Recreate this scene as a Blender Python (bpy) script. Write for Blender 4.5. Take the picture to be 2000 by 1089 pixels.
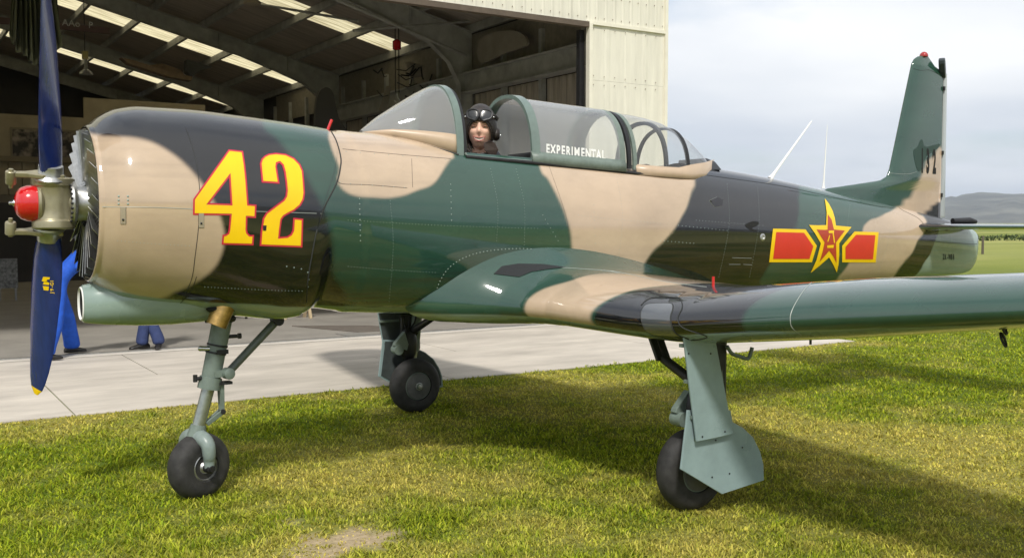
import bpy, bmesh, math, random
import numpy as np
from mathutils import Vector, Matrix
from mathutils.bvhtree import BVHTree
from mathutils.geometry import tessellate_polygon

for _o in list(bpy.data.objects): bpy.data.objects.remove(_o)
scn = bpy.context.scene
col = scn.collection
random.seed(7); RNG = np.random.default_rng(7)
rad = math.radians

# ------------------------------------------------------------------ camera
# world: x aft along the aeroplane, y away from the viewer (starboard), z up, metres
CP = np.array([-0.855, -6.349, 1.738]); YAW = .564; PIT = .056; FPX = 1953.3
dh = np.array([math.sin(YAW), math.cos(YAW), 0]); CR = np.array([math.cos(YAW), -math.sin(YAW), 0])
CD = dh*math.cos(PIT) - np.array([0, 0, math.sin(PIT)]); CU = np.cross(CR, CD)
cd = bpy.data.cameras.new('camera'); cam = bpy.data.objects.new('camera', cd); col.objects.link(cam)
cd.sensor_width = 36; cd.lens = FPX/2000*36; cd.clip_end = 60000; cd.clip_start = .05
M = Matrix(((CR[0], CU[0], -CD[0], CP[0]), (CR[1], CU[1], -CD[1], CP[1]), (CR[2], CU[2], -CD[2], CP[2]), (0, 0, 0, 1)))
cam.matrix_world = M; scn.camera = cam

# ------------------------------------------------------------------ sun and sky
SUN = Vector((-.36, -.56, .74)).normalized()
sl = bpy.data.lights.new('sun', 'SUN'); sl.energy = 2.5; sl.angle = rad(6.5); sl.color = (1, .955, .88)
so = bpy.data.objects.new('sun', sl); col.objects.link(so); so.rotation_euler = (-SUN).to_track_quat('-Z', 'Y').to_euler(); so.location = (0, -10, 20)
w = bpy.data.worlds.new('World'); scn.world = w; w.use_nodes = True
nt = w.node_tree; N = nt.nodes; L = nt.links; N.clear()
def wn(t, **k):
    n = N.new(t)
    for a, b in k.items(): setattr(n, a, b)
    return n
out = wn('ShaderNodeOutputWorld'); bg = wn('ShaderNodeBackground'); bg.inputs[1].default_value = .1
sky = wn('ShaderNodeTexSky'); sky.sky_type = 'NISHITA'; sky.sun_disc = False
sky.sun_elevation = math.asin(SUN.z); sky.sun_rotation = math.atan2(SUN.x, SUN.y); sky.air_density = 1.0; sky.dust_density = 1.5
tc = wn('ShaderNodeTexCoord'); sep = wn('ShaderNodeSeparateXYZ'); L.new(tc.outputs['Generated'], sep.inputs[0])
zz = wn('ShaderNodeMath', operation='MAXIMUM'); L.new(sep.outputs[2], zz.inputs[0]); zz.inputs[1].default_value = 0
za = wn('ShaderNodeMath', operation='ADD'); L.new(zz.outputs[0], za.inputs[0]); za.inputs[1].default_value = .16
dx = wn('ShaderNodeMath', operation='DIVIDE'); L.new(sep.outputs[0], dx.inputs[0]); L.new(za.outputs[0], dx.inputs[1])
dy = wn('ShaderNodeMath', operation='DIVIDE'); L.new(sep.outputs[1], dy.inputs[0]); L.new(za.outputs[0], dy.inputs[1])
cmb = wn('ShaderNodeCombineXYZ'); L.new(dx.outputs[0], cmb.inputs[0]); L.new(dy.outputs[0], cmb.inputs[1])
n1 = wn('ShaderNodeTexNoise'); n1.inputs['Scale'].default_value = .75; n1.inputs['Detail'].default_value = 7; n1.inputs['Roughness'].default_value = .52
n2 = wn('ShaderNodeTexNoise'); n2.inputs['Scale'].default_value = .42; n2.inputs['Detail'].default_value = 6; n2.inputs['Roughness'].default_value = .5
L.new(cmb.outputs[0], n1.inputs[0]); L.new(cmb.outputs[0], n2.inputs[0])
r1 = wn('ShaderNodeValToRGB'); r1.color_ramp.elements[0].position = .22; r1.color_ramp.elements[1].position = .46   # cover of cloud
r2 = wn('ShaderNodeValToRGB'); r2.color_ramp.elements[0].position = .38; r2.color_ramp.elements[1].position = .60    # grey to white cloud
r2.color_ramp.elements[0].color = (5.5, 5.9, 6.5, 1); r2.color_ramp.elements[1].color = (8.0, 8.1, 8.2, 1)
L.new(n1.outputs[0], r1.inputs[0]); L.new(n2.outputs[0], r2.inputs[0])
mx = wn('ShaderNodeMix', data_type='RGBA')
L.new(r1.outputs[0], mx.inputs[0]); L.new(sky.outputs[0], mx.inputs[6]); L.new(r2.outputs[0], mx.inputs[7])
L.new(mx.outputs[2], bg.inputs[0]); L.new(bg.outputs[0], out.inputs[0])
vs = scn.view_settings; vs.view_transform = 'Standard'; vs.look = 'None'; vs.exposure = 0.46; vs.gamma = 1; vs.use_curve_mapping = False
scn.render.resolution_x = 1024; scn.render.resolution_y = 557
scn.cycles.max_bounces = 10; scn.cycles.transparent_max_bounces = 24

# ------------------------------------------------------------------ pixel helpers (photo is 2000 x 1089)
def proj(P):
    v = np.asarray(P, float) - CP; z = v@CD
    return np.stack([1000 + FPX*(v@CR)/z, 544.5 - FPX*(v@CU)/z], -1)
def ray(u, v): return CD + CR*(u-1000)/FPX + CU*(544.5-v)/FPX
def on(axis, u, v, val):
    r = ray(u, v); t = (val-CP[axis])/r[axis]; return CP + r*t
def ony(u, v, y=0.): return on(1, u, v, y)
def onx(u, v, x=0.): return on(0, u, v, x)
def onz(u, v, z=0.): return on(2, u, v, z)
def V(p): return Vector([float(a) for a in p])

# ------------------------------------------------------------------ materials
MATS = {}
def mat(name, c=(.5, .5, .5), rough=.5, metal=0., coat=0., noise=.0, nscale=8., bump=0., bscale=60., attr=None, trans=0., alpha=1., emit=None, spec=None, rvar=0., stretch=None):
    if name in MATS: return MATS[name]
    m = bpy.data.materials.new(name); m.use_nodes = True; t = m.node_tree; b = t.nodes['Principled BSDF']; MATS[name] = m
    b.inputs['Base Color'].default_value = (*c, 1); b.inputs['Roughness'].default_value = rough; b.inputs['Metallic'].default_value = metal
    b.inputs['Coat Weight'].default_value = coat; b.inputs['Coat Roughness'].default_value = .05; b.inputs['Coat IOR'].default_value = 1.7
    if spec is not None: b.inputs['Specular IOR Level'].default_value = spec
    b.inputs['Transmission Weight'].default_value = trans; b.inputs['Alpha'].default_value = alpha
    if emit: b.inputs['Emission Color'].default_value = (*emit[0], 1); b.inputs['Emission Strength'].default_value = emit[1]
    src = None
    geo = t.nodes.new('ShaderNodeNewGeometry'); pos = geo.outputs['Position']
    if stretch:
        vm = t.nodes.new('ShaderNodeVectorMath'); vm.operation = 'MULTIPLY'; vm.inputs[1].default_value = stretch; t.links.new(pos, vm.inputs[0]); pos = vm.outputs[0]
    if attr:
        a = t.nodes.new('ShaderNodeAttribute'); a.attribute_name = attr; src = a.outputs['Color']
    if noise:
        n = t.nodes.new('ShaderNodeTexNoise'); n.inputs['Scale'].default_value = nscale; n.inputs['Detail'].default_value = 8; n.inputs['Roughness'].default_value = .62
        t.links.new(pos, n.inputs['Vector'])
        mr = t.nodes.new('ShaderNodeMapRange'); mr.inputs['From Min'].default_value = .28; mr.inputs['From Max'].default_value = .72
        mr.inputs['To Min'].default_value = 1-noise; mr.inputs['To Max'].default_value = 1+noise; t.links.new(n.outputs[0], mr.inputs[0])
        mm = t.nodes.new('ShaderNodeMix'); mm.data_type = 'RGBA'; mm.blend_type = 'MULTIPLY'; mm.inputs[0].default_value = 1
        if src: t.links.new(src, mm.inputs[6])
        else: mm.inputs[6].default_value = (*c, 1)
        t.links.new(mr.outputs[0], mm.inputs[7]); src = mm.outputs[2]
    if src: t.links.new(src, b.inputs['Base Color'])
    if rvar:
        n = t.nodes.new('ShaderNodeTexNoise'); n.inputs['Scale'].default_value = 5; n.inputs['Detail'].default_value = 6; t.links.new(pos, n.inputs['Vector'])
        mr = t.nodes.new('ShaderNodeMapRange'); mr.inputs['From Min'].default_value = .3; mr.inputs['From Max'].default_value = .7
        mr.inputs['To Min'].default_value = max(0, rough-rvar); mr.inputs['To Max'].default_value = rough+rvar; t.links.new(n.outputs[0], mr.inputs[0]); t.links.new(mr.outputs[0], b.inputs['Roughness'])
    if bump:
        n = t.nodes.new('ShaderNodeTexNoise'); n.inputs['Scale'].default_value = bscale; n.inputs['Detail'].default_value = 5; t.links.new(pos, n.inputs['Vector'])
        bp = t.nodes.new('ShaderNodeBump'); bp.inputs['Strength'].default_value = bump; bp.inputs['Distance'].default_value = .01; t.links.new(n.outputs[0], bp.inputs['Height']); t.links.new(bp.outputs[0], b.inputs['Normal'])
    return m

GREEN = (.019, .060, .041); BEIGE = (.47, .355, .250); BLACK = (.005, .005, .0065); GREY = (.24, .32, .29)
m_camo = mat('camouflage_paint', attr='Col', rough=.30, coat=1.0, spec=.08, noise=.16, nscale=2.2, rvar=.06, bump=.05, bscale=4, stretch=(.7, 1, 1.3))
m_grey = mat('grey_green_paint', GREY, rough=.26, coat=.4, noise=.10, nscale=5, rvar=.06)
m_gear = mat('gear_leg_paint', (.15, .19, .165), rough=.38, noise=.18, nscale=22, rvar=.08)
m_door = mat('gear_door_paint', (.25, .335, .34), rough=.34, noise=.12, nscale=7, rvar=.08)
m_dark = mat('dark_metal', (.025, .025, .027), rough=.45, metal=.4, noise=.3, nscale=20)
m_black = mat('black_recess', (.006, .006, .006), rough=.8)
m_seam = mat('seam_dark_line', (.02, .022, .02), rough=.6)  # plain dark line for panel joints, sills and frames
m_seaml = mat('seam_light_line', (.33, .36, .33), rough=.4)
m_steel = mat('bright_steel', (.55, .56, .57), rough=.22, metal=1., noise=.12, nscale=30)
m_alu = mat('dull_aluminium', (.46, .46, .45), rough=.36, metal=.9, noise=.2, nscale=30)
m_olive = mat('hub_olive_metal', (.33, .30, .20), rough=.36, metal=.55, noise=.15, nscale=18)
m_tyre = mat('tyre_rubber', (.024, .023, .022), rough=.7, noise=.6, nscale=14, bump=.15, bscale=90)
m_red = mat('red_paint', (.55, .008, .012), rough=.18, coat=.5, noise=.06)
m_yel = mat('yellow_paint', (.86, .56, .004), rough=.3, noise=.04)
m_redd = mat('red_decal', (.62, .035, .022), rough=.3, noise=.05)
m_redo = mat('red_outline_decal', (.55, .02, .05), rough=.3)
m_blue = mat('propeller_blue', (.009, .022, .13), rough=.25, coat=.35, noise=.3, nscale=9, stretch=(3, 3, .6))
m_brass = mat('burnt_brass', (.50, .32, .11), rough=.33, metal=.9, noise=.35, nscale=25)
m_leather = mat('dark_brown_leather', (.024, .017, .014), rough=.42, noise=.35, nscale=60, bump=.3, bscale=160)
m_skin = mat('skin', (.78, .47, .35), rough=.5, noise=.10, nscale=40)
m_white = mat('white_paint', (.8, .8, .78), rough=.4, noise=.05)
m_chrome = mat('chrome', (.8, .8, .8), rough=.08, metal=1.)

def glassmat(name, tint, a, ior=.05):
    m = bpy.data.materials.new(name); m.use_nodes = True; t = m.node_tree; t.nodes.clear(); MATS[name] = m
    o = t.nodes.new('ShaderNodeOutputMaterial'); g = t.nodes.new('ShaderNodeBsdfGlossy'); g.inputs['Roughness'].default_value = .03
    tr = t.nodes.new('ShaderNodeBsdfTransparent'); tr.inputs[0].default_value = (*tint, 1)
    df = t.nodes.new('ShaderNodeBsdfDiffuse'); df.inputs[0].default_value = (.8, .82, .82, 1)
    lw_ = t.nodes.new('ShaderNodeLayerWeight'); lw_.inputs[0].default_value = .5; pw = t.nodes.new('ShaderNodeMath'); pw.operation = 'POWER'; pw.inputs[1].default_value = 3.6; t.links.new(lw_.outputs['Facing'], pw.inputs[0])
    fr = t.nodes.new('ShaderNodeMath'); fr.operation = 'MULTIPLY_ADD'; fr.inputs[1].default_value = .9; fr.inputs[2].default_value = ior; t.links.new(pw.outputs[0], fr.inputs[0])
    m1 = t.nodes.new('ShaderNodeMixShader'); m2 = t.nodes.new('ShaderNodeMixShader'); m2.inputs[0].default_value = a
    tl_ = t.nodes.new('ShaderNodeBsdfTranslucent'); tl_.inputs[0].default_value = (.8, .82, .84, 1); md_ = t.nodes.new('ShaderNodeMixShader'); t.links.new(df.outputs[0], md_.inputs[1]); t.links.new(tl_.outputs[0], md_.inputs[2])
    t.links.new(tr.outputs[0], m2.inputs[1]); t.links.new(md_.outputs[0], m2.inputs[2])
    t.links.new(fr.outputs[0], m1.inputs[0]); t.links.new(m2.outputs[0], m1.inputs[1]); t.links.new(g.outputs[0], m1.inputs[2]); t.links.new(m1.outputs[0], o.inputs[0])
    return m
m_glass = glassmat('canopy_perspex', (.98, .99, .99), .34, .08)
m_glassr = glassmat('rear_perspex', (.98, .99, .99), .10, .05)
m_glassd = glassmat('windscreen_perspex', (.95, .97, .99), .34, .08)

# ------------------------------------------------------------------ mesh builder
class MB:
    def __init__(s): s.v = []; s.f = []; s.mi = []; s.cur = 0
    def add(s, vs, fs):
        b = len(s.v); s.v += [tuple(float(c) for c in p) for p in vs]; s.f += [tuple(b+i for i in q) for q in fs]; s.mi += [s.cur]*len(fs); return s
    def box(s, c, d, rz=0., R=None):
        x, y, z = d[0]/2, d[1]/2, d[2]/2
        P = [Vector((a*x, b*y, e*z)) for e in (-1, 1) for b in (-1, 1) for a in (-1, 1)]
        if R is None: R = Matrix.Rotation(rz, 3, 'Z')
        P = [R@p + Vector(c) for p in P]
        return s.add(P, [(0, 2, 3, 1), (4, 5, 7, 6), (0, 1, 5, 4), (2, 6, 7, 3), (0, 4, 6, 2), (1, 3, 7, 5)])
    def beam(s, p0, p1, wd, ht, up=(0, 0, 1)):
        p0, p1 = V(p0), V(p1); d = (p1-p0); l = d.length; d.normalize(); u = V(up); u = (u - d*u.dot(d)).normalized(); r = d.cross(u)
        R = Matrix((d, r, u)).transposed(); return s.box((p0+p1)/2, (l, wd, ht), R=R)
    def tube(s, path, r, n=10, caps=True, closed=False):
        path = [V(p) for p in path]; k = len(path); rs = r if hasattr(r, '__len__') else [r]*k
        T = []
        for i in range(k):
            a = path[i-1] if (i > 0 or closed) else path[i]; b = path[(i+1) % k] if (i < k-1 or closed) else path[i]
            T.append((b-a).normalized())
        u = T[0].orthogonal().normalized(); vs = []; fs = []
        for i in range(k):
            u = (u - T[i]*u.dot(T[i])).normalized(); w_ = T[i].cross(u)
            for j in range(n):
                a = 2*math.pi*j/n; vs.append(path[i] + (u*math.cos(a)+w_*math.sin(a))*rs[i])
        m = k if closed else k-1
        for i in range(m):
            for j in range(n):
                a = i*n+j; b = i*n+(j+1) % n; c = ((i+1) % k)*n+(j+1) % n; d = ((i+1) % k)*n+j; fs.append((a, b, c, d))
        if caps and not closed: fs.append(tuple(range(n-1, -1, -1))); fs.append(tuple(range((k-1)*n, k*n)))
        return s.add(vs, fs)
    def cyl(s, p0, p1, r0, r1=None, n=20): return s.tube([p0, p1], [r0, r0 if r1 is None else r1], n)
    def lathe(s, o, ax, prof, n=32, ref=None):
        o, ax = V(o), V(ax).normalized(); u = (V(ref) if ref is not None else ax.orthogonal()); u = (u-ax*u.dot(ax)).normalized(); w_ = ax.cross(u); vs = []; fs = []; k = len(prof)
        for (h, r) in prof:
            for j in range(n):
                a = 2*math.pi*j/n; vs.append(o + ax*h + (u*math.cos(a)+w_*math.sin(a))*r)
        for i in range(k-1):
            for j in range(n): fs.append((i*n+j, i*n+(j+1) % n, (i+1)*n+(j+1) % n, (i+1)*n+j))
        fs.append(tuple(range(n-1, -1, -1))); fs.append(tuple(range((k-1)*n, k*n)))
        return s.add(vs, fs)
    def prism(s, P, off):
        P = [V(p) for p in P]; off = V(off); k = len(P)
        tris = tessellate_polygon([P])
        vs = P + [p+off for p in P]
        return s.add(vs, [tuple(t) for t in tris] + [tuple(i+k for i in t[::-1]) for t in tris] + [(i, (i+1) % k, (i+1) % k+k, i+k) for i in range(k)])
    def grid(s, G, closeu=False, closev=False):
        G = np.asarray(G, float); a, b = G.shape[:2]; fs = []
        for i in range(a if closeu else a-1):
            for j in range(b if closev else b-1):
                fs.append((i*b+j, i*b+(j+1) % b, ((i+1) % a)*b+(j+1) % b, ((i+1) % a)*b+j))
        return s.add(G.reshape(-1, 3), fs)
    def sphere(s, c, r, n=16, m=10, R=None):
        c = V(c); r = r if hasattr(r, '__len__') else (r, r, r); vs = []
        for i in range(m+1):
            a = math.pi*i/m
            for j in range(n):
                b = 2*math.pi*j/n; p = Vector((r[0]*math.sin(a)*math.cos(b), r[1]*math.sin(a)*math.sin(b), r[2]*math.cos(a))); vs.append(c + (R@p if R else p))
        return s.add(vs, [(i*n+j, (i+1)*n+j, (i+1)*n+(j+1) % n, i*n+(j+1) % n) for i in range(m) for j in range(n)])
    def build(s, name, m, parent=None, smooth=True, angle=38, bevel=0., solid=0., fix=True):
        me = bpy.data.meshes.new(name); me.from_pydata(s.v, [], s.f)
        ms = m if isinstance(m, (list, tuple)) else [m]
        for q in ms: me.materials.append(q)
        if len(ms) > 1: me.polygons.foreach_set('material_index', s.mi)
        if fix:
            bm = bmesh.new(); bm.from_mesh(me); bmesh.ops.remove_doubles(bm, verts=bm.verts, dist=1e-5); bmesh.ops.recalc_face_normals(bm, faces=bm.faces); bm.to_mesh(me); bm.free()
        o = bpy.data.objects.new(name, me); col.objects.link(o)
        if solid: md = o.modifiers.new('solid', 'SOLIDIFY'); md.thickness = solid; md.offset = 0
        if bevel: md = o.modifiers.new('bevel', 'BEVEL'); md.width = bevel; md.segments = 2; md.limit_method = 'ANGLE'; md.angle_limit = rad(35)
        if smooth:
            me.polygons.foreach_set('use_smooth', [True]*len(me.polygons)); me.set_sharp_from_angle(angle=rad(angle))
        if parent: par(o, parent)
        return o
LOC = {}
def par(o, p):
    o.parent = p; o.matrix_parent_inverse = Matrix.Translation(-LOC.get(p.name, Vector((0, 0, 0)))); LOC[o.name] = LOC.get(p.name, Vector((0, 0, 0)))*0
def tag(o, label=None, cat=None, group=None, kind=None):
    for k, v in (('label', label), ('category', cat), ('group', group), ('kind', kind)):
        if v: o[k] = v
    return o
def thing(name, loc, label, cat, group=None):
    o = bpy.data.objects.new(name, None); col.objects.link(o); o.location = loc; o.empty_display_size = .2; LOC[o.name] = Vector(loc); return tag(o, label, cat, group)
def smoothstep(t): t = np.clip(t, 0, 1); return t*t*(3-2*t)
def pchip(xs, ys):
    xs = np.asarray(xs, float); ys = np.asarray(ys, float); h = np.diff(xs); d = np.diff(ys)/h; m = np.zeros(len(xs))
    for i in range(1, len(xs)-1):
        if d[i-1]*d[i] > 0: w1 = 2*h[i]+h[i-1]; w2 = h[i]+2*h[i-1]; m[i] = (w1+w2)/(w1/d[i-1]+w2/d[i])
    m[0] = d[0]; m[-1] = d[-1]
    def f(x):
        x = np.clip(np.asarray(x, float), xs[0], xs[-1]); i = np.clip(np.searchsorted(xs, x, side='right')-1, 0, len(xs)-2); t = (x-xs[i])/h[i]
        return ys[i]*(1+2*t)*(1-t)**2 + m[i]*h[i]*t*(1-t)**2 + ys[i+1]*t*t*(3-2*t) + m[i+1]*h[i]*t*t*(t-1)
    return f
def inpoly(P, poly):
    x, y = P[:, 0], P[:, 1]; ins = np.zeros(len(P), bool); q = np.asarray(poly, float); n = len(q)
    for i in range(n):
        a, b = q[i], q[i-1]
        c = (a[1] > y) != (b[1] > y)
        ins ^= c & (x < (b[0]-a[0])*(y-a[1])/(b[1]-a[1]+1e-12)+a[0])
    return ins
def sdist(P, poly):
    q = np.asarray(poly, float); dmin = np.full(len(P), 1e9)
    for i in range(len(q)):
        a, b = q[i-1], q[i]; ab = b-a; t = np.clip(((P-a)@ab)/(ab@ab+1e-9), 0, 1); dd = P-a-t[:, None]*ab; dmin = np.minimum(dmin, np.hypot(dd[:, 0], dd[:, 1]))
    return np.where(inpoly(P, q), dmin, -dmin)
def spl(pts, k=6, closed=True):
    q = np.asarray(pts, float); n = len(q); o = []
    for i in range(n if closed else n-1):
        p0, p1, p2, p3 = (q[(i-1) % n], q[i], q[(i+1) % n], q[(i+2) % n]) if closed else (q[max(i-1, 0)], q[i], q[i+1], q[min(i+2, n-1)])
        for t in np.linspace(0, 1, k, endpoint=False):
            o.append(.5*((2*p1)+(-p0+p2)*t+(2*p0-5*p1+4*p2-p3)*t*t+(-p0+3*p1-3*p2+p3)*t**3))
    if not closed: o.append(q[-1])
    return np.array(o)
def vnoise(P, s, seed=0):
    # cheap smooth value noise on 2-D points
    g = np.random.default_rng(seed).random((64, 64)); p = P*s; i = np.floor(p).astype(int); f = p-i; f = f*f*(3-2*f); a = i % 64; b = (i+1) % 64
    return (g[a[:, 0], a[:, 1]]*(1-f[:, 0])+g[b[:, 0], a[:, 1]]*f[:, 0])*(1-f[:, 1]) + (g[a[:, 0], b[:, 1]]*(1-f[:, 0])+g[b[:, 0], b[:, 1]]*f[:, 0])*f[:, 1]

# ------------------------------------------------------------------ ground, lawn, apron, hills
GE = 3.32      # lawn ends here, concrete apron beyond
def grass_patch(P):
    a = vnoise(P, .55, 3)*.5 + vnoise(P, 1.7, 4)*.3 + vnoise(P, 5.1, 5)*.2
    return smoothstep((a-.30)/.42)
BARE = [(onz(u, v)[0], onz(u, v)[1], r) for u, v, r in ((600, 1030, .20), (690, 1048, .24), (640, 1060, .20), (560, 1024, .12), (735, 1042, .1))]
def bare(P):
    d = np.full(len(P), 9.)
    for x, y, r in BARE: d = np.minimum(d, np.hypot((P[:, 0]-x), (P[:, 1]-y))/r)
    return smoothstep((1.15-d+(vnoise(P, 6., 13)-.5)*1.3+(vnoise(P, 17., 14)-.5)*1.4)/.6)
m_ground = mat('meadow_ground', (.12, .13, .03), rough=.95, spec=.1)
t = m_ground.node_tree; b = t.nodes['Principled BSDF']; geo = t.nodes.new('ShaderNodeNewGeometry')
def gnoise(sc, st=(1, 1, 1), det=6):
    vm = t.nodes.new('ShaderNodeVectorMath'); vm.operation = 'MULTIPLY'; vm.inputs[1].default_value = st; t.links.new(geo.outputs['Position'], vm.inputs[0])
    n = t.nodes.new('ShaderNodeTexNoise'); n.inputs['Scale'].default_value = sc; n.inputs['Detail'].default_value = det; t.links.new(vm.outputs[0], n.inputs['Vector']); return n.outputs[0]
def ramp(inp, els):
    r = t.nodes.new('ShaderNodeValToRGB'); t.links.new(inp, r.inputs[0])
    while len(r.color_ramp.elements) < len(els): r.color_ramp.elements.new(.5)
    for e, (p, c) in zip(r.color_ramp.elements, els): e.position = p; e.color = (*c, 1)
    return r.outputs[0]
def gmix(f, a, c, mode='MIX'):
    m_ = t.nodes.new('ShaderNodeMix'); m_.data_type = 'RGBA'; m_.blend_type = mode
    for i, v in ((0, f), (6, a), (7, c)):
        if hasattr(v, 'default_value'): t.links.new(v, m_.inputs[i])
        else: m_.inputs[i].default_value = v if i == 0 else (*v, 1)
    return m_.outputs[2]
c1 = ramp(gnoise(.055, (1, 1, 1), 8), [(.30, (.11, .16, .022)), (.52, (.20, .24, .04)), (.72, (.32, .30, .09))])
c2 = ramp(gnoise(14, (1, 1, 1), 6), [(.25, (.35, .35, .35)), (.75, (1.2, 1.2, 1.2))])
b_col = gmix(1., c1, c2, 'MULTIPLY')
c3 = ramp(gnoise(.02, (.15, 1.4, 1), 5), [(.42, (0, 0, 0)), (.62, (1, 1, 1))])
b_col = gmix(c3, b_col, (.33, .33, .11))
t.links.new(b_col, b.inputs['Base Color'])
g = MB(); g.add([(-9000, -9000, -.004), (9000, -9000, -.004), (9000, 9000, -.004), (-9000, 9000, -.004)], [(0, 1, 2, 3)])
tag(g.build('meadow', m_ground, smooth=False), kind='structure')

# grass blades, one mass
def make_blades():
    n0 = 1500000; ang = YAW + RNG.uniform(-.80, .80, n0); d = np.exp(RNG.uniform(math.log(3.4), math.log(34), n0))
    # density falls as 1/d^2 so that the lawn is equally thick to the eye; keep a fixed number
    x = CP[0]+np.sin(ang)*d; y = CP[1]+np.cos(ang)*d
    P = np.stack([x, y], 1); edge = GE + (vnoise(P, 2.3, 8)-.5)*.10 + (vnoise(P, 9., 9)-.5)*.08
    keep = ((y < edge) | (x > 11.25+(edge-GE)*2)) & (RNG.random(n0) > bare(P)*.82); idx = np.where(keep)[0][:470000]
    P = P[idx]; d = d[idx]; n = len(P)
    gp = grass_patch(P); br = bare(P)
    tuft = vnoise(P, 7., 11); clump = vnoise(P, 16., 12)
    h = (.013 + .025*RNG.random(n)**1.7)*(0.45+1.1*tuft)*(1-.35*gp)*(1-.4*br); wd = (.0030+.0030*RNG.random(n))*np.clip(d/6, .8, 6)**.72
    th = RNG.uniform(0, 2*math.pi, n); lean = RNG.uniform(.3, 1.9, n)*h; la = th + math.pi/2 + RNG.uniform(-.5, .5, n)
    sx, sy = np.cos(th)*wd, np.sin(th)*wd; lx, ly = np.cos(la)*lean, np.sin(la)*lean
    z0 = np.full(n, -.004)
    v = np.empty((n, 5, 3))
    v[:, 0] = np.stack([P[:, 0]-sx, P[:, 1]-sy, z0], 1); v[:, 1] = np.stack([P[:, 0]+sx, P[:, 1]+sy, z0], 1)
    v[:, 2] = np.stack([P[:, 0]-sx*.8+lx*.35, P[:, 1]-sy*.8+ly*.35, h*.6], 1); v[:, 3] = np.stack([P[:, 0]+sx*.8+lx*.35, P[:, 1]+sy*.8+ly*.35, h*.6], 1)
    v[:, 4] = np.stack([P[:, 0]+lx, P[:, 1]+ly, h], 1)
    base = np.arange(n)[:, None]*5
    tri = np.concatenate([base+np.array([0, 1, 3]), base+np.array([0, 3, 2]), base+np.array([2, 3, 4])], 1).reshape(-1)
    me = bpy.data.meshes.new('grass'); me.vertices.add(n*5); me.vertices.foreach_set('co', v.reshape(-1))
    me.loops.add(len(tri)); me.loops.foreach_set('vertex_index', tri.astype(np.int32)); nf = len(tri)//3; me.polygons.add(nf); me.polygons.foreach_set('loop_start', (np.arange(nf)*3).astype(np.int32))
    me.update()
    dry = np.clip(gp*.75 + (RNG.random(n)-.5)*.55 + br*.6, 0, 1)[:, None]; dk = ((.60+.72*RNG.random(n)**1.3)*(.75+.5*clump))[:, None]
    greenA = np.array([.18, .28, .018]); greenB = np.array([.42, .46, .030]); straw = np.array([.66, .55, .14])
    mixg = RNG.random(n)[:, None]; c = (greenA*(1-mixg)+greenB*mixg)*(1-dry)+straw*dry; c = c*dk
    cc = np.ones((n, 5, 4)); cc[:, :, :3] = c[:, None, :]
    ca = me.color_attributes.new('Col', 'FLOAT_COLOR', 'POINT'); ca.data.foreach_set('color', cc.reshape(-1))
    m = bpy.data.materials.new('grass_blade'); m.use_nodes = True; tt = m.node_tree; tt.nodes.clear()
    o = tt.nodes.new('ShaderNodeOutputMaterial'); a = tt.nodes.new('ShaderNodeAttribute'); a.attribute_name = 'Col'
    di = tt.nodes.new('ShaderNodeBsdfDiffuse'); tl = tt.nodes.new('ShaderNodeBsdfTranslucent'); ms = tt.nodes.new('ShaderNodeMixShader'); ms.inputs[0].default_value = .38
    tt.links.new(a.outputs['Color'], di.inputs[0]); tt.links.new(a.outputs['Color'], tl.inputs[0]); tt.links.new(di.outputs[0], ms.inputs[1]); tt.links.new(tl.outputs[0], ms.inputs[2]); tt.links.new(ms.outputs[0], o.inputs[0])
    me.materials.append(m); ob = bpy.data.objects.new('grass', me); col.objects.link(ob)
    tag(ob, 'mown yellow green grass under and around the aeroplane', 'grass', kind='stuff')
make_blades()
# lawn soil sheet under the blades, finely modulated
GX, GY = 300, 170
xs = np.linspace(-9, 36, GX); ys = np.linspace(-12, GE-.015, GY); X, Y = np.meshgrid(xs, ys, indexing='ij'); P = np.stack([X.ravel(), Y.ravel()], 1)
g = MB(); g.grid(np.stack([P[:, 0], P[:, 1], np.full(len(P), .0)], 1).reshape(GX, GY, 3))
m_soil = mat('lawn_soil', attr='Col', rough=.95, spec=.05, noise=.35, nscale=30)
lawn = g.build('lawn', m_soil, smooth=False, fix=False); tag(lawn, kind='structure')
gp = grass_patch(P)[:, None]; br = bare(P)[:, None]
c = np.array([.10, .135, .02])*(1-gp)+np.array([.24, .22, .06])*gp; c = c*(1-br)+np.array([.36, .285, .18])*br
cc = np.ones((len(P), 4)); cc[:, :3] = c; lawn.data.color_attributes.new('Col', 'FLOAT_COLOR', 'POINT').data.foreach_set('color', cc.reshape(-1))

# concrete apron of cast slabs, hangar threshold and floor
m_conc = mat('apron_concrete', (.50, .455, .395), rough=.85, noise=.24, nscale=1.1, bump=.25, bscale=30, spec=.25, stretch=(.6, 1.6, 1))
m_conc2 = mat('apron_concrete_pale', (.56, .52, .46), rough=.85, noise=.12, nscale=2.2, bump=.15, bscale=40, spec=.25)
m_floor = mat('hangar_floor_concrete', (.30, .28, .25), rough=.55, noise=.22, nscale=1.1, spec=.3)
m_joint = mat('joint_fill', (.24, .22, .19), rough=.9)
ap = MB(); ap.box((-5.5, 5.4, -.02), (33.4, 4.2, .03)); apron = ap.build('apron', m_joint, smooth=False); tag(apron, kind='structure')
for i in range(-4, 8):
    for j, (ya, yb) in enumerate(((GE-.01, 5.42), (5.435, 7.42))):
        xa = i*3.9+.6+j*1.2; xb = min(xa+3.885, 11.2)
        if xa > 10.9: continue
        q = MB(); q.box(((xa+xb)/2, (ya+yb)/2, -.005), (xb-xa, yb-ya, .03)); q.build('slab', m_conc, apron, smooth=False)
fl = MB(); fl.box((1.8, 24.2, -.02), (19.1, 33.2, .05)); floor = fl.build('hangar_floor', m_floor, smooth=False); tag(floor, kind='structure')
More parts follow.
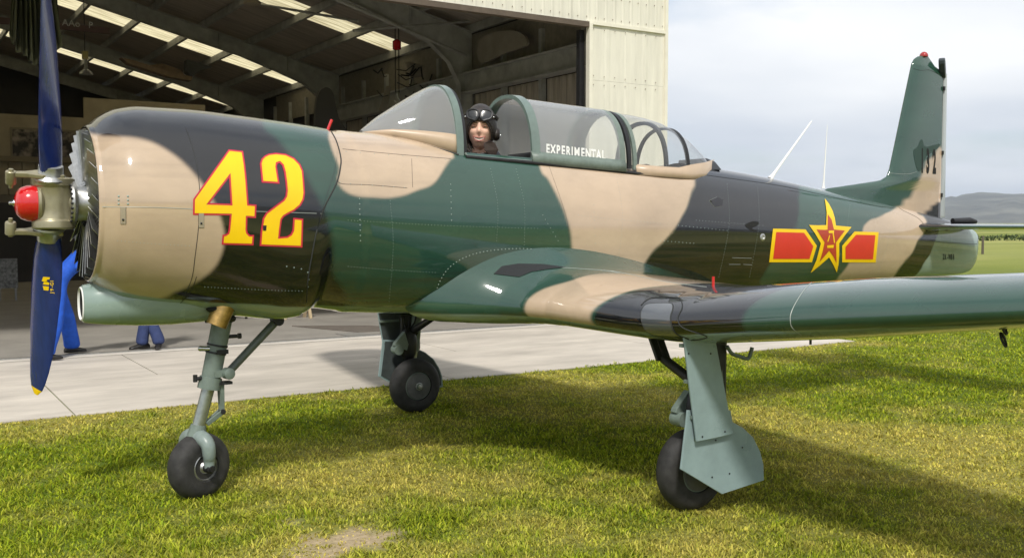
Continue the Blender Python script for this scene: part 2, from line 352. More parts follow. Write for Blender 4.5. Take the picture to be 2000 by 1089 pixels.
th = MB(); th.box((-5.3, 7.53, -.004), (33.2, .2, .044)); thr = th.build('threshold', m_conc2, smooth=False); tag(thr, kind='structure')
rl = MB(); rl.box((-5.3, 7.575+.09, .012), (33.2, .055, .04)); rl.build('door_rail', m_alu, thr, smooth=False)
rl = MB(); rl.box((-5.3, 7.44, -.002), (33.2, .02, .03)); rl.build('drain_gap', m_joint, thr, smooth=False)

# far hills all round
m_hill = mat('tussock_hill', (.13, .125, .10), rough=1, noise=.6, nscale=.006, spec=0)
hb = MB(); K = 1440; rows = []
for k, (r, s) in enumerate(((3600, 0), (4300, .55), (5000, 1), (5600, .75), (6600, 0))):
    row = []
    for i in range(K):
        a = 2*math.pi*i/K; hgt = 60+95*vnoise(np.array([[math.cos(a)*2.2+5, math.sin(a)*2.2+5]]), 1.9, 21)[0]+45*vnoise(np.array([[math.cos(a)*9+15+k, math.sin(a)*9+15]]), 2.1, 22)[0]+34*vnoise(np.array([[math.cos(a)*30+40+k*3, math.sin(a)*30+40]]), 2.1, 24)[0]+16*vnoise(np.array([[math.cos(a)*30+40+k*5, math.sin(a)*30+40]]), 6.3, 25)[0]
        rr = r*(1+.06*vnoise(np.array([[math.cos(a)*6+9, math.sin(a)*6+9+k]]), 1.5, 23)[0]); row.append((math.sin(a)*rr, math.cos(a)*rr, hgt*s-2))
    rows.append(row)
hb.grid(rows, closev=True); tag(hb.build('hills', m_hill), kind='structure')
# one field post far off and a low far hedge line
fp = onz(1919, 496); m_post = mat('weathered_post', (.10, .085, .06), rough=.9, noise=.3, nscale=20)
q = MB(); q.tube([(fp[0], fp[1], -.05), (fp[0], fp[1], .8), (fp[0]+.02, fp[1], 1.0)], [.07, .065, .05], 8)
tag(q.build('fence_post', m_post), 'lone weathered wooden post in the far field behind the tail', 'post')

hc_ = onz(1950, 470); n = 5200; u = RNG.uniform(-30, 45, n); hgt = .30+.35*vnoise(np.stack([u, u*0], 1), .35, 71)+.2*vnoise(np.stack([u, u*0], 1), 1.4, 72); zz_ = RNG.random(n)**.7*hgt; dep = RNG.normal(0, .25, n)
c0 = hc_[None, :]+CR[None, :]*u[:, None]+dh[None, :]*dep[:, None]; c0[:, 2] = zz_; q = MB(); A = RNG.normal(0, .11, (n, 3, 3))
q.add((c0[:, None, :]+A).reshape(-1, 3), [(3*i, 3*i+1, 3*i+2) for i in range(n)])
tag(q.build('hedge', mat('dark_hedge_leaf', (.045, .07, .018), rough=.9, noise=.4, nscale=3), smooth=False, fix=False), 'low dark green hedge line across the far field behind the tail', 'hedge')

# ------------------------------------------------------------------ hangar
HF = 7.80; HX0, HX1 = -7.8, 11.40; DX0, DX1 = -6.0, 9.63; HH = 5.20; HB = 38.
SLP = .25; RX = 1.8
def roofz(x): return 6.3 + SLP*(11.3-RX - abs(x-RX))
hang = thing('hangar', (1.8, 20, 0), 'cream sheet metal hangar with its wide doorway open behind the aeroplane', 'hangar')
m_cream = mat('cream_sheet', (.67, .645, .55), rough=.5, noise=.10, nscale=2.2, stretch=(4, 4, .5), rvar=.08)
m_cream2 = mat('cream_trim', (.72, .69, .58), rough=.5, noise=.08, nscale=3)
m_nail = mat('rusty_nail', (.16, .10, .06), rough=.7)
m_frame = mat('grey_steel_frame', (.34, .342, .33), rough=.55, noise=.3, nscale=3)
m_roof = mat('roof_underside', (.40, .35, .31), rough=.7, noise=.3, nscale=2, stretch=(.3, 3, 1))
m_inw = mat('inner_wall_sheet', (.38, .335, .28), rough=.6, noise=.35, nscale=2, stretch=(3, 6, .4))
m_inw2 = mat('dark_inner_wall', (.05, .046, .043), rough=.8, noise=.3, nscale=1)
m_wood = mat('old_timber', (.16, .11, .065), rough=.8, noise=.3, nscale=8)
def ribbed(x0, x1, z0, z1f, y, pitch=.19, amp=.005):
    # sheet in the xz plane facing -y with small ribs; z1f(x) top edge
    P = []; x = x0
    while x < x1-1e-6:
        for f_, a in ((0, 0), (.70, 0), (.78, 1), (.92, 1)):
            xx = min(x+pitch*f_, x1); P.append((xx, a*amp))
        x += pitch
    P.append((x1, 0)); q = MB()
    q.grid([[(xx, y-a, z0) for xx, a in P], [(xx, y-a, z1f(xx)) for xx, a in P]])
    return q
x = HX0
while x < HX1-.1:                                     # gable sheets above the doorway
    x1 = min(x+.95, HX1-.02); q = ribbed(x, x1-.004, HH, lambda a: roofz(a)-.02, HF-.02-(.003 if int(x*7) % 2 else 0)); q.build('wall_sheet', m_cream, hang, smooth=False, solid=.004, fix=False)
    x += .95
for xa, xb in ((HX0, DX0), (DX1+.07, HX1-.02)):        # jamb sheets, two courses
    for za, zb in ((0.02, 2.18), (2.183, 4.22), (4.223, HH-.012)):
        n = 2
        for k in range(n):
            a = xa+(xb-xa)*k/n; bb = xa+(xb-xa)*(k+1)/n; q = ribbed(a, bb-.004, za, lambda t_, zb=zb: zb, HF-.015, pitch=.44, amp=.006); q.build('wall_sheet', m_cream, hang, smooth=False, solid=.004, fix=False)
q = MB(); q.box((DX1+.035, HF-.03, HH/2), (.07, .11, HH-.02)); q.build('door_jamb_trim', m_cream2, hang, smooth=False, bevel=.004)
q = MB(); q.box(((DX1+HX1)/2, HF-.035, HH-.0), (HX1-DX1+.04, .05, .06)); q.build('flashing', m_cream2, hang, smooth=False)
q = MB(); q.box(((DX0+DX1)/2, HF-.01, HH-.04), (DX1-DX0, .14, .09)); q.build('lintel', mat('lintel_shadow_brown', (.10, .075, .055), rough=.7, noise=.2), hang, smooth=False)  # header trim, the shadow under the lip put into its dark brown
q = MB(); q.box((HX1-.005, HF-.02, 3.4), (.06, .10, 6.8)); q.build('corner_trim', m_cream2, hang, smooth=False, bevel=.004)
nb = MB()
for zz_ in (HH+.10, HH+.45, HH-.10, 4.15, 4.29, 2.12):
    xx = 5.8 if zz_ > HH else DX1+.12
    while xx < HX1: nb.sphere((xx, HF-.037, zz_+RNG.uniform(-.01, .01)), .009, 6, 4); xx += .19 if zz_ > HH else .235
tag(nb.build('nail_heads', m_nail, hang), kind='stuff')
# outer side wall, rear wall (inside faces are what shows)
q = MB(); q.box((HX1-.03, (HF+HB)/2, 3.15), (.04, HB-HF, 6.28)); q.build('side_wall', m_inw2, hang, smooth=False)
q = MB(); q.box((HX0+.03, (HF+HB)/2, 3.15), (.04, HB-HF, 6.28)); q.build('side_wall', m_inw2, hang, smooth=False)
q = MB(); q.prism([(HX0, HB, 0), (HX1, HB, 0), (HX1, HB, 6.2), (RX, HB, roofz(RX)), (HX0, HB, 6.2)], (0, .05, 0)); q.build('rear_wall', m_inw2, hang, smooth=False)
# inner lining sheets along the right wall, with dark battens between
yy = HF+.5
while yy < 30:
    q = MB(); P = []
    for k in range(13): P.append(yy+k*.115)
    q.grid([[(11.12-(.02 if k % 2 else 0), p, .02) for k, p in enumerate(P)], [(11.12-(.02 if k % 2 else 0), p, 4.75) for k, p in enumerate(P)]]); q.build('lining_sheet', m_inw, hang, smooth=False, fix=False)
    q = MB(); q.box((11.05, yy-.06, 2.9), (.12, .11, 5.8)); q.build('batten', m_frame, hang, smooth=False)
    yy += 1.52
q = MB(); q.box((10.92, 15.2, 4.98), (.16, 14, .42)); q.box((10.86, 15.2, 4.76), (.30, 14, .03)); q.box((10.86, 15.2, 5.2), (.30, 14, .03)); q.build('eave_beam', m_frame, hang, smooth=False)
q = MB(); q.box((11.10, 18, 5.7), (.05, 20, .9)); q.build('eave_lining', mat('pale_eave_lining', (.21, .19, .15), rough=.7, noise=.2), hang, smooth=False)
# portal frames
for fy in (14.2, 22.2, 29.2, 36.4):
    for s in (1, -1):
        X = lambda a: RX+s*a
        H = 11.02-RX
        web = MB(); top = lambda a: 6.3+SLP*(11.3-RX-a)-.20
        outl = [(a, top(a)) for a in np.linspace(0, H, 6)] + [(H, 0), (H-.32, 0), (H-.34, 4.95), (H-.62, 5.45), (H-1.15, 5.86), (H-2.0, top(H-2.0)-.50)] + [(a, top(a)-.42) for a in np.linspace(H-3, 0, 5)]
        web.prism([(X(a), fy-.01, z) for a, z in outl], (0, .02, 0))
        fla = [outl[i] for i in range(7, len(outl))]
        for i in range(len(fla)-1):
            web.beam((X(fla[i][0]), fy, fla[i][1]), (X(fla[i+1][0]), fy, fla[i+1][1]), .17, .022, up=(s*-.3, 0.01, 1) if abs(fla[i][0]-fla[i+1][0]) > .1 else (1, 0, 0))
        web.beam((X(0), fy, top(0)), (X(H), fy, top(H)), .17, .02)
        for a in (1.2, 3.4, 5.6, 7.6): web.box((X(a), fy, top(a)-.21), (.015, .16, .40))
        web.build('portal_frame', m_frame, hang, smooth=False)
# purlins, roof sheets and translucent skylight sheets
PUR = [11.02-1.335*k for k in range(0, 8)]
SKY = (18.0, 25.2, 32.5); SWD = {18.0: .55, 25.2: 1.0, 32.5: 1.05}
m_skyl = bpy.data.materials.new('translucent_skylight'); m_skyl.use_nodes = True; t = m_skyl.node_tree; t.nodes.clear()
o_ = t.nodes.new('ShaderNodeOutputMaterial'); tl = t.nodes.new('ShaderNodeBsdfTranslucent'); nz = t.nodes.new('ShaderNodeTexNoise'); ge = t.nodes.new('ShaderNodeNewGeometry'); vm = t.nodes.new('ShaderNodeVectorMath'); vm.operation = 'MULTIPLY'; vm.inputs[1].default_value = (.6, 9, 1); cr = t.nodes.new('ShaderNodeValToRGB')
t.links.new(ge.outputs['Position'], vm.inputs[0]); t.links.new(vm.outputs[0], nz.inputs['Vector']); nz.inputs['Scale'].default_value = 1.6; nz.inputs['Detail'].default_value = 6
cr.color_ramp.elements[0].position = .30; cr.color_ramp.elements[0].color = (.34, .28, .15, 1); cr.color_ramp.elements[1].position = .62; cr.color_ramp.elements[1].color = (.76, .68, .44, 1)
t.links.new(nz.outputs[0], cr.inputs[0]); t.links.new(cr.outputs[0], tl.inputs[0]); t.links.new(tl.outputs[0], o_.inputs[0])
for s in (1, -1):
    for px_ in PUR:
        a = px_-RX; z = 6.3+SLP*(11.3-RX-a)
        q = MB(); q.beam((RX+s*a, HF+.06, z-.10), (RX+s*a, HB-.05, z-.10), .09, .19); q.build('purlin', m_frame, hang, smooth=False)
    ys_ = [HF-.05]+[v for y in SKY for v in (y-SWD[y], y+SWD[y])]+[HB+.1]
    for k in range(0, len(ys_), 2):
        q = MB(); zt = roofz(RX); ze = roofz(HX1+.12)
        q.prism([(RX, ys_[k], zt), (RX+s*9.75, ys_[k], ze), (RX+s*9.75, ys_[k], ze+.03), (RX, ys_[k], zt+.03)], (0, ys_[k+1]-ys_[k], 0)); q.build('roof_sheet', m_roof, hang, smooth=False)
    for y in SKY:
        SW = SWD[y]
        for k in range(len(PUR)):
            a0 = PUR[k]-RX; a1 = (PUR[k-1]-RX) if k else a0+.55
            a2 = a1-.004; zA = 6.3+SLP*(11.3-RX-a0)+.006; zB = 6.3+SLP*(11.3-RX-a2)+.006; R_ = 9; G = []
            for i in range(25):
                yy = y-SW+2*SW*i/24; dz = .012*math.sin(i*math.pi/1.5)
                G.append([(RX+s*(a0+.004), yy, zA+dz), (RX+s*a2, yy, zB+dz)])
            q = MB(); q.grid(G); q.build('skylight_sheet', m_skyl, hang, smooth=False, fix=False)
        # roof between skylight ends and ridge
        a0 = PUR[-1]-RX; q = MB(); q.prism([(RX, y-SW, roofz(RX)), (RX+s*a0, y-SW, 6.3+SLP*(11.3-RX-a0)), (RX+s*a0, y-SW, 6.33+SLP*(11.3-RX-a0)), (RX, y-SW, roofz(RX)+.03)], (0, 2*SW, 0)); q.build('roof_sheet', m_roof, hang, smooth=False)
# sliding door leaf stacked behind the right jamb: black edge and bright tube
q = MB(); e0 = ony(1141, 300, HF+.12); q.box((DX1-.02, HF+.16, HH/2-.05), (.10, .10, HH-.12)); q.build('door_leaf_edge', m_dark, hang, smooth=False)
e1 = ony(1130, 120, HF+.22); q = MB(); q.cyl((e1[0], HF+.22, .03), (e1[0], HF+.22, HH-.12), .04); q.build('door_pull_tube', m_alu, hang)
# long diagonal bracing tube under the near bay
p0 = ony(640, -8, 11.5); p1 = onx(911, 109, 10.8)
q = MB(); q.tube([p0, p1], .035, 8); q.build('brace_tube', m_frame, hang)
for (ua, va, ya, ub, vb, yb) in ((690, 60, 13, 940, 40, 14.2), (430, -5, 20, 700, 42, 14.2)):
    q = MB(); q.tube([ony(ua, va, ya), ony(ub, vb, yb)], .03, 8); q.build('brace_tube', m_frame, hang)

# ---------------- things kept in the hangar
m_part = mat('partition_board', (.32, .27, .19), rough=.75, noise=.2, nscale=1.5)
PY = 27.0
pt = thing('partition', (3.0, PY, 0), 'beige boarded partition wall at the rear of the hangar', 'partition')
a = ony(-40, 212, PY); b = ony(400, 207, PY); st = ony(163, 205, PY)
q = MB(); q.box(((a[0]+st[0])/2, PY, a[2]/2-.06), (st[0]-a[0], .1, a[2]-.12)); q.build('board_wall', m_part, pt, smooth=False)
q = MB(); q.box(((st[0]+b[0])/2, PY+.02, b[2]/2), (b[0]-st[0]-.004, .1, b[2]+.05)); q.build('board_wall', m_part, pt, smooth=False)
zr = ony(60, 312, PY)[2]; q = MB(); q.box(((a[0]+b[0])/2, PY-.12, zr), (b[0]-a[0], .14, .16)); q.build('rail', mat('partition_rail', (.2, .165, .11), rough=.7), pt, smooth=False)
for u in range(-10, 130, 27):
    c0 = ony(u, 345, PY-.1); c1 = ony(u+25, 345, PY-.1); z0 = ony(60, 382, PY)[2]; q = MB(); q.box(((c0[0]+c1[0])/2, PY-.1, (zr+z0)/2-.04), (c1[0]-c0[0], .06, zr-z0-.1)); q.build('panel', m_part, pt, smooth=False, bevel=.01)
zc = ony(60, 384, PY)[2]; q = MB(); q.box(((a[0]+b[0])/2, PY-.5, zc/2-.1), (b[0]-a[0], .7, zc-.2)); q.build('dark_block', m_inw2, pt, smooth=False)  # plain dark block for an unidentified dark area below the panels
m_pic = mat('poster_print', (.10, .075, .06), rough=.5); t = m_pic.node_tree; nz = t.nodes.new('ShaderNodeTexNoise'); nz.inputs['Scale'].default_value = 5; nz.inputs['Detail'].default_value = 8; cr = t.nodes.new('ShaderNodeValToRGB')
cr.color_ramp.elements[0].position = .42; cr.color_ramp.elements[0].color = (.02, .016, .014, 1); cr.color_ramp.elements[1].position = .68; cr.color_ramp.elements[1].color = (.30, .25, .21, 1); ge = t.nodes.new('ShaderNodeNewGeometry'); t.links.new(ge.outputs['Position'], nz.inputs['Vector']); t.links.new(nz.outputs[0], cr.inputs[0]); t.links.new(cr.outputs[0], t.nodes['Principled BSDF'].inputs['Base Color'])
def poster(u0, u1, v0, v1, label):
    A = ony(u0, v0, PY-.09); B = ony(u1, v1, PY-.09); r = thing('poster', ((A[0]+B[0])/2, PY-.09, B[2]), label, 'poster')
    q = MB(); q.box(((A[0]+B[0])/2, PY-.08, (A[2]+B[2])/2), (B[0]-A[0], .03, A[2]-B[2])); q.build('frame', mat('poster_frame', (.19, .16, .11), rough=.6), r, smooth=False)
    q = MB(); q.box(((A[0]+B[0])/2, PY-.099, (A[2]+B[2])/2), (B[0]-A[0]-.12, .012, A[2]-B[2]-.12)); q.build('print', m_pic, r, smooth=False)
poster(19, 87, 248, 312, 'framed dark picture print hung on the beige partition, wholly clear of the propeller')
poster(90, 150, 252, 312, 'framed dark picture print on the beige partition, half behind the propeller blade')
# green tarpaulin hung from the roof
m_tarp = mat('khaki_canvas', (.15, .155, .095), rough=.9, noise=.2, nscale=6)
bot = spl([(18, 66), (30, 98), (42, 104), (52, 112), (60, 120), (72, 127), (80, 108), (92, 104), (104, 100), (114, 96), (122, 88), (112, 60)], 5, False); n = len(bot); G = []
for i in range(n):
    u, v = bot[i]; ut = 26+(110-26)*i/(n-1); yy = 11.4+.10*math.sin(i*1.15)+.06*math.sin(i*2.7); colm = []
    for k in range(12):
        f_ = k/11; P = ony(ut+(u-ut)*f_**1.2, -45+(v+45)*f_, 11.4); colm.append((P[0], yy+.05*math.sin(i*1.9+f_*3), P[2]))
    G.append(colm)
q = MB(); q.grid(G); tag(q.build('tarpaulin', m_tarp, solid=.004), 'khaki canvas tarpaulin hanging from the hangar roof behind the propeller tip', 'tarpaulin')
tb = thing('storage_board', tuple(ony(70, 40, 13.)), 'dark reddish board slung under the rafters with chalk letters', 'board')
A = ony(-30, 30, 13.); B = ony(215, 66, 13.); q = MB(); q.box(((A[0]+B[0])/2, 13.05, (A[2]+B[2])/2), (B[0]-A[0], .05, A[2]-B[2])); q.build('plank', mat('dark_red_board', (.055, .026, .022), rough=.7, noise=.3), tb, smooth=False)
def textmesh(body, size, name, m, place, parent=None, extr=0., sub=0, bold=0., squash=1.):
    cu = bpy.data.curves.new(name, 'FONT'); cu.body = body; cu.size = size; cu.offset = bold; cu.align_x = 'CENTER'; cu.align_y = 'CENTER'; cu.resolution_u = 3
    ob = bpy.data.objects.new(name, cu); col.objects.link(ob); dg = bpy.context.evaluated_depsgraph_get(); me = bpy.data.meshes.new_from_object(ob.evaluated_get(dg)); bpy.data.objects.remove(ob)
    if sub:
        bm = bmesh.new(); bm.from_mesh(me); ext = [min(v.co.x for v in bm.verts), max(v.co.x for v in bm.verts), min(v.co.y for v in bm.verts), max(v.co.y for v in bm.verts)]
        for ax in (0, 1):
            k0 = math.floor(ext[2*ax]/sub); k1 = math.ceil(ext[2*ax+1]/sub)
            for k in range(k0, k1+1):
                no = [0, 0, 0]; no[ax] = 1; co = [0, 0, 0]; co[ax] = k*sub; bmesh.ops.bisect_plane(bm, geom=bm.verts[:]+bm.edges[:]+bm.faces[:], plane_co=co, plane_no=no)
        bm.to_mesh(me); bm.free()
    for v in me.vertices: v.co = place(v.co.x*squash, v.co.y)
    me.materials.clear(); me.materials.append(m); o = bpy.data.objects.new(name, me); col.objects.link(o)
    if parent: par(o, parent)
    return o
cx = ony(152, 47, 13.)
textmesh('AAo   P', .16, 'chalk_lettering', mat('chalk', (.35, .34, .32), rough=.9), lambda a, b: Vector((cx[0]+a, 13.02, cx[2]+b)), tb)
# hanging lamp, hoist, planks, boards
lp = thing('hanging_lamp', tuple(ony(166, 118, 16)), 'small box lamp hanging on a cable below the left skylights', 'lamp')
c0 = ony(166, 108, 16); q = MB(); q.box(c0, (.11, .11, .16)); q.build('lamp_box', mat('amber_glass_unlit', (.32, .26, .10), rough=.3), lp, smooth=False, bevel=.01)
q = MB(); q.cyl(c0+np.array([0, 0, .08]), c0+np.array([0, 0, 1.6]), .008, n=6); q.build('cable', m_black, lp)
c1 = ony(168, 141, 16); q = MB(); q.lathe(c1, (0, 0, 1), [(-.05, .14), (0, .12), (.06, .04), (.3, .02)], 16); q.build('reflector', m_alu, lp)
dl = thing('dome_lamp', tuple(ony(492, 4, 14)), 'round metal dome lamp under the roof above the cowling', 'lamp'); c1 = ony(492, 3, 14)
q = MB(); q.lathe(c1, (0, 0, 1), [(-.06, .17), (-.05, .18), (0, .17), (.07, .07), (.14, .04)], 20); q.build('shade', mat('tan_enamel', (.30, .25, .18), rough=.35), dl); q = MB(); q.cyl(c1+np.array([0, 0, .14]), c1+np.array([0, 0, 1.2]), .012, n=6); q.build('stem', m_black, dl)
hz = thing('chain_hoist', tuple(ony(775, 180, 15)), 'red chain hoist hanging beside the skylight', 'hoist'); c1 = ony(775, 88, 15)
q = MB(); q.lathe(c1+np.array([0, 0, -.12]), (0, 0, 1), [(0, .05), (.02, .10), (.2, .10), (.24, .05)], 12); q.build('hoist_body', m_red, hz)
for s in (-.04, .05): q = MB(); q.cyl(c1+np.array([s, 0, -1.1]), c1+np.array([s, 0, .9]), .012, n=6); q.build('chain', m_dark, hz)
q = MB(); e = c1+np.array([0, 0, -1.1]); q.tube([e, e+np.array([.0, 0, -.1]), e+np.array([.06, 0, -.18]), e+np.array([0, 0, -.25]), e+np.array([-.07, 0, -.19])], [.02, .022, .024, .02, .008], 8); q.build('hook', m_alu, hz)
def leaning(name, pts, y, th_, m, label, cat):
    q = MB(); q.prism([ony(u, v, y) for u, v in pts], (0, th_, 0)); tag(q.build(name, m, smooth=False, bevel=.01), label, cat)
m_pale = mat('dusty_pale_fabric', (.26, .235, .19), rough=.7, noise=.2, nscale=2)
P = [onx(u, v, 10.70) for u, v in spl([(938, 122), (936, 80), (962, 64), (1000, 60), (1022, 68), (1029, 84), (1020, 92), (980, 106)], 5)]
q = MB(); q.prism(P, (.06, 0, 0)); tag(q.build('tail_panel', m_pale, smooth=False), 'pale rounded aircraft tail panel stored on the beam along the side wall', 'panel')
leaning('roof_plank', [(236, 112), (262, 118), (330, 140), (376, 150), (374, 158), (330, 150), (250, 124)], 19.5, .3, m_wood, 'long timber plank laid up in the rafters', 'plank')
leaning('timber_offcut', [(290, 128), (318, 124), (352, 136), (362, 148), (318, 142)], 20.2, .4, m_wood, 'short timber offcut piled behind the long rafter plank', 'timber')
leaning('folded_sail', [(365, 116), (415, 131), (392, 138), (376, 150), (364, 140)], 20.6, .3, mat('dark_cloth', (.06, .06, .055), rough=.9), 'dark folded cloth bundle slung in the rafters', 'bundle')
# stored light aircraft tail and rigging on the far side of the bay (behind the windscreen)
gp_ = thing('stored_wing', tuple(ony(700, 250, 17)), 'grey fabric wing panel stood on end behind the windscreen', 'wing')
q = MB(); q.prism([ony(u, v, 17.) for u, v in spl([(622, 280), (618, 200), (632, 172), (650, 180), (662, 230), (690, 280)], 5)], (0, .12, 0)); q.build('wing_skin', mat('grey_dope', (.085, .08, .07), rough=.6), gp_)
q = MB(); q.prism([ony(u, v, 16.6) for u, v in ((742, 215), (756, 168), (764, 168), (756, 222))], (0, .05, 0)); q.build('spar', m_pale, gp_, smooth=False)
q = MB(); q.prism([ony(u, v, 16.4) for u, v in ((800, 120), (826, 128), (822, 150), (806, 148))], (0, .2, 0)); q.build('root_fitting', m_pale, gp_, smooth=False)
rg = thing('tubing_bundle', tuple(ony(800, 170, 16)), 'tangle of thin dark tubes and cables hanging below the hoist', 'tubing')
for k in range(16):
    u = 745+RNG.random()*115; v = 128+RNG.random()*60; q = MB(); p0 = ony(u, v, 16+RNG.random()*.4); p1 = ony(u+RNG.uniform(-40, 40), v+RNG.uniform(-30, 40), 16+RNG.random()*.6); pm = (p0+p1)/2+np.array([0, 0, -.1]); q.tube([p0, pm, p1], .012+.012*RNG.random(), 6); q.build('tube', m_dark, rg)
bx_ = onz(18, 560); q = MB(); A = ony(-6, 505, 18.5); B = ony(35, 562, 18.5); pb = thing('notice_board', (A[0], 18.5, 0), 'pale printed notice board standing on the dark hangar floor', 'board')
q.box(((A[0]+B[0])/2, 18.5, (A[2]+max(B[2], .12))/2), (B[0]-A[0], .04, A[2]-max(B[2], .12))); q.build('sheet', mat('grey_print', (.22, .22, .21), rough=.7, noise=.7, nscale=16), pb, smooth=False)
for s in (A[0]+.04, B[0]-.04): q = MB(); q.box((s, 18.56, .3), (.04, .04, .6)); q.build('leg', m_frame, pb, smooth=False)
# floor mat and small things on the hangar floor
def mat_on(name, pts, label, cat, m):
    q = MB(); q.prism([onz(u, v, .006) for u, v in pts], (0, 0, .012)); tag(q.build(name, m, smooth=False), label, cat)
mat_on('floor_mat', [(570, 637), (720, 636), (812, 643), (700, 649)], 'brown rubber mat on the sunlit hangar floor behind the far wheel', 'mat', mat('brown_rubber', (.14, .12, .10), rough=.8, noise=.2))
mat_on('drip_tray', [(655, 652), (706, 650), (740, 656), (690, 659)], 'thin grey drip tray in front of the brown floor mat', 'tray', mat('grey_tray', (.25, .24, .22), rough=.6))
c0 = onz(576, 622); tr = thing('trestle', tuple(c0), 'small pale timber trestle on the hangar floor under the belly', 'trestle')
q = MB(); q.box(c0+np.array([0, 0, .36]), (.62, .1, .06)); q.build('top_bar', m_wood, tr, smooth=False)
for sx in (-.24, .24):
    for sy in (-.1, .1): q = MB(); q.beam(c0+np.array([sx, sy*1.6, 0]), c0+np.array([sx, sy*.2, .34]), .05, .05, up=(1, 0, 0)); q.build('leg', mat('pale_timber', (.42, .33, .2), rough=.8), tr, smooth=False)

# ================================================================== the aeroplane
plane = thing('aeroplane', (3.3, 0, 0), 'camouflaged single engine propeller trainer with yellow 42 and red star parked on the grass', 'aeroplane')
# ---- fuselage sections: x, top, bottom, half width, z of widest point, exponent above, exponent below
ST = np.array([
    (.205, 2.315, 1.385, .465, 1.85, 2.0, 2.0), (.235, 2.345, 1.352, .495, 1.85, 2, 2), (.275, 2.375, 1.322, .525, 1.85, 2, 2), (.35, 2.412, 1.275, .556, 1.85, 2, 2), (.49, 2.436, 1.238, .580, 1.85, 2, 2.1), (.73, 2.436, 1.198, .588, 1.845, 2.02, 2.3), (1.05, 2.418, 1.145, .585, 1.83, 2.05, 2.75),
    (1.30, 2.398, 1.118, .578, 1.81, 2.08, 3.0), (1.42, 2.388, 1.130, .575, 1.80, 2.1, 2.9), (1.52, 2.378, 1.165, .572, 1.79, 2.12, 2.35), (1.72, 2.358, 1.14, .565, 1.77, 2.15, 2.4), (2.1, 2.345, 1.115, .552, 1.74, 2.2, 2.5), (2.6, 2.325, 1.09, .540, 1.71, 2.25, 2.6), (3.2, 2.305, 1.065, .525, 1.69, 2.25, 2.6), (4.0, 2.275, 1.055, .498, 1.68, 2.25, 2.6), (4.6, 2.245, 1.06, .468, 1.67, 2.2, 2.5),
    (5.09, 2.21, 1.07, .430, 1.66, 2.1, 2.4), (5.61, 2.162, 1.085, .383, 1.64, 2.05, 2.3), (6.54, 2.045, 1.125, .295, 1.61, 2, 2.2), (7.3, 1.945, 1.16, .215, 1.58, 2, 2.1), (7.73, 1.885, 1.18, .170, 1.56, 2, 2.1), (8.31, 1.795, 1.195, .115, 1.53, 2, 2.1), (8.65, 1.73, 1.20, .085, 1.5, 2, 2.1), (8.86, 1.68, 1.225, .062, 1.48, 2, 2), (8.97, 1.645, 1.30, .038, 1.48, 2, 2), (9.02, 1.60, 1.40, .014, 1.5, 2, 2)])
SF = [pchip(ST[:, 0], ST[:, k]) for k in range(1, 7)]
def fus(x, th, inset=0.):
    """point on the skin: th 0 = port widest, +90 = top, -90 = bottom (y < 0 is port)"""
    zt, zb, w_, zm, nu, nl = [f(x) for f in SF]; c, s = np.cos(th), np.sin(th); up = s >= 0
    n = np.where(up, nu, nl); cy = np.sign(c)*np.abs(c)**(2/n); sz = np.sign(s)*np.abs(s)**(2/n)
    y = -(w_-inset)*cy; z = zm + np.where(up, (zt-inset-zm), (zm-zb-inset))*sz
    return np.stack([x+0*th, y, z], -1)
def fusy(x, z):
    zt, zb, w_, zm, nu, nl = [f(x) for f in SF]; up = z >= zm; h = np.where(up, zt-zm, zm-zb); n = np.where(up, nu, nl)
    return -w_*np.clip(1-np.clip(np.abs(z-zm)/h, 0, 1)**n, 0, 1)**(1/n)
# ---- camouflage, polygons over the photo
POLY = [   # (colour, polygon, feather)
    (BLACK, [(100, 150), (520, 150), (512, 238), (545, 275), (585, 325), (612, 370), (632, 410), (648, 470), (650, 530), (636, 620), (100, 680)], 9),
    (BEIGE, [(60, 268), (205, 268), (262, 270), (310, 284), (352, 312), (388, 350), (418, 395), (436, 440), (438, 478), (424, 515), (392, 545), (345, 568), (290, 590), (60, 640)], 6),
    (BEIGE, [(655, 240), (641, 262), (645, 285), (656, 312), (662, 330), (660, 356), (676, 374), (706, 383), (752, 386), (800, 378), (838, 362), (864, 338), (878, 310), (884, 296), (870, 200), (700, 180)], 4),
    (BEIGE, [(1052, 316), (1072, 352), (1095, 395), (1110, 436), (1116, 480), (1114, 520), (1100, 640), (1240, 640), (1248, 545), (1262, 515), (1286, 482), (1318, 446), (1342, 408), (1354, 370), (1356, 335), (1330, 180), (1060, 180)], 4),
    (BLACK, [(1248, 545), (1262, 515), (1286, 482), (1318, 446), (1342, 408), (1354, 370), (1356, 335), (1350, 250), (1556, 250), (1559, 385), (1560, 430), (1540, 470), (1508, 510), (1486, 550), (1470, 600), (1230, 620)], 5),
    (BEIGE, [(1752, 404), (1722, 420), (1695, 432), (1685, 450), (1688, 472), (1676, 492), (1655, 516), (1636, 545), (1610, 600), (1720, 600), (1742, 545), (1772, 505), (1796, 470), (1812, 440), (1806, 424), (1790, 412), (1800, 380), (1762, 396)], 3),
    (BLACK, [(1742, 545), (1772, 505), (1796, 470), (1812, 440), (1806, 424), (1790, 412), (1800, 395), (1960, 395), (1960, 600), (1720, 600)], 3),
    (GREY, [(1700, 640), (1775, 548), (1800, 525), (1818, 496), (1828, 470), (1836, 449), (1960, 446), (1960, 640)], 1.5),
    (GREY, [(60, 552), (150, 550), (182, 556), (225, 570), (270, 577), (330, 584), (420, 591), (600, 598), (845, 598), (868, 592), (884, 589), (905, 591), (960, 602), (1040, 640), (1740, 640), (1740, 900), (60, 900)], 1.5),
]
POLYS = [(np.array(c), spl(p, 5) if f > 2 else np.array(p, float), f) for c, p, f in POLY]
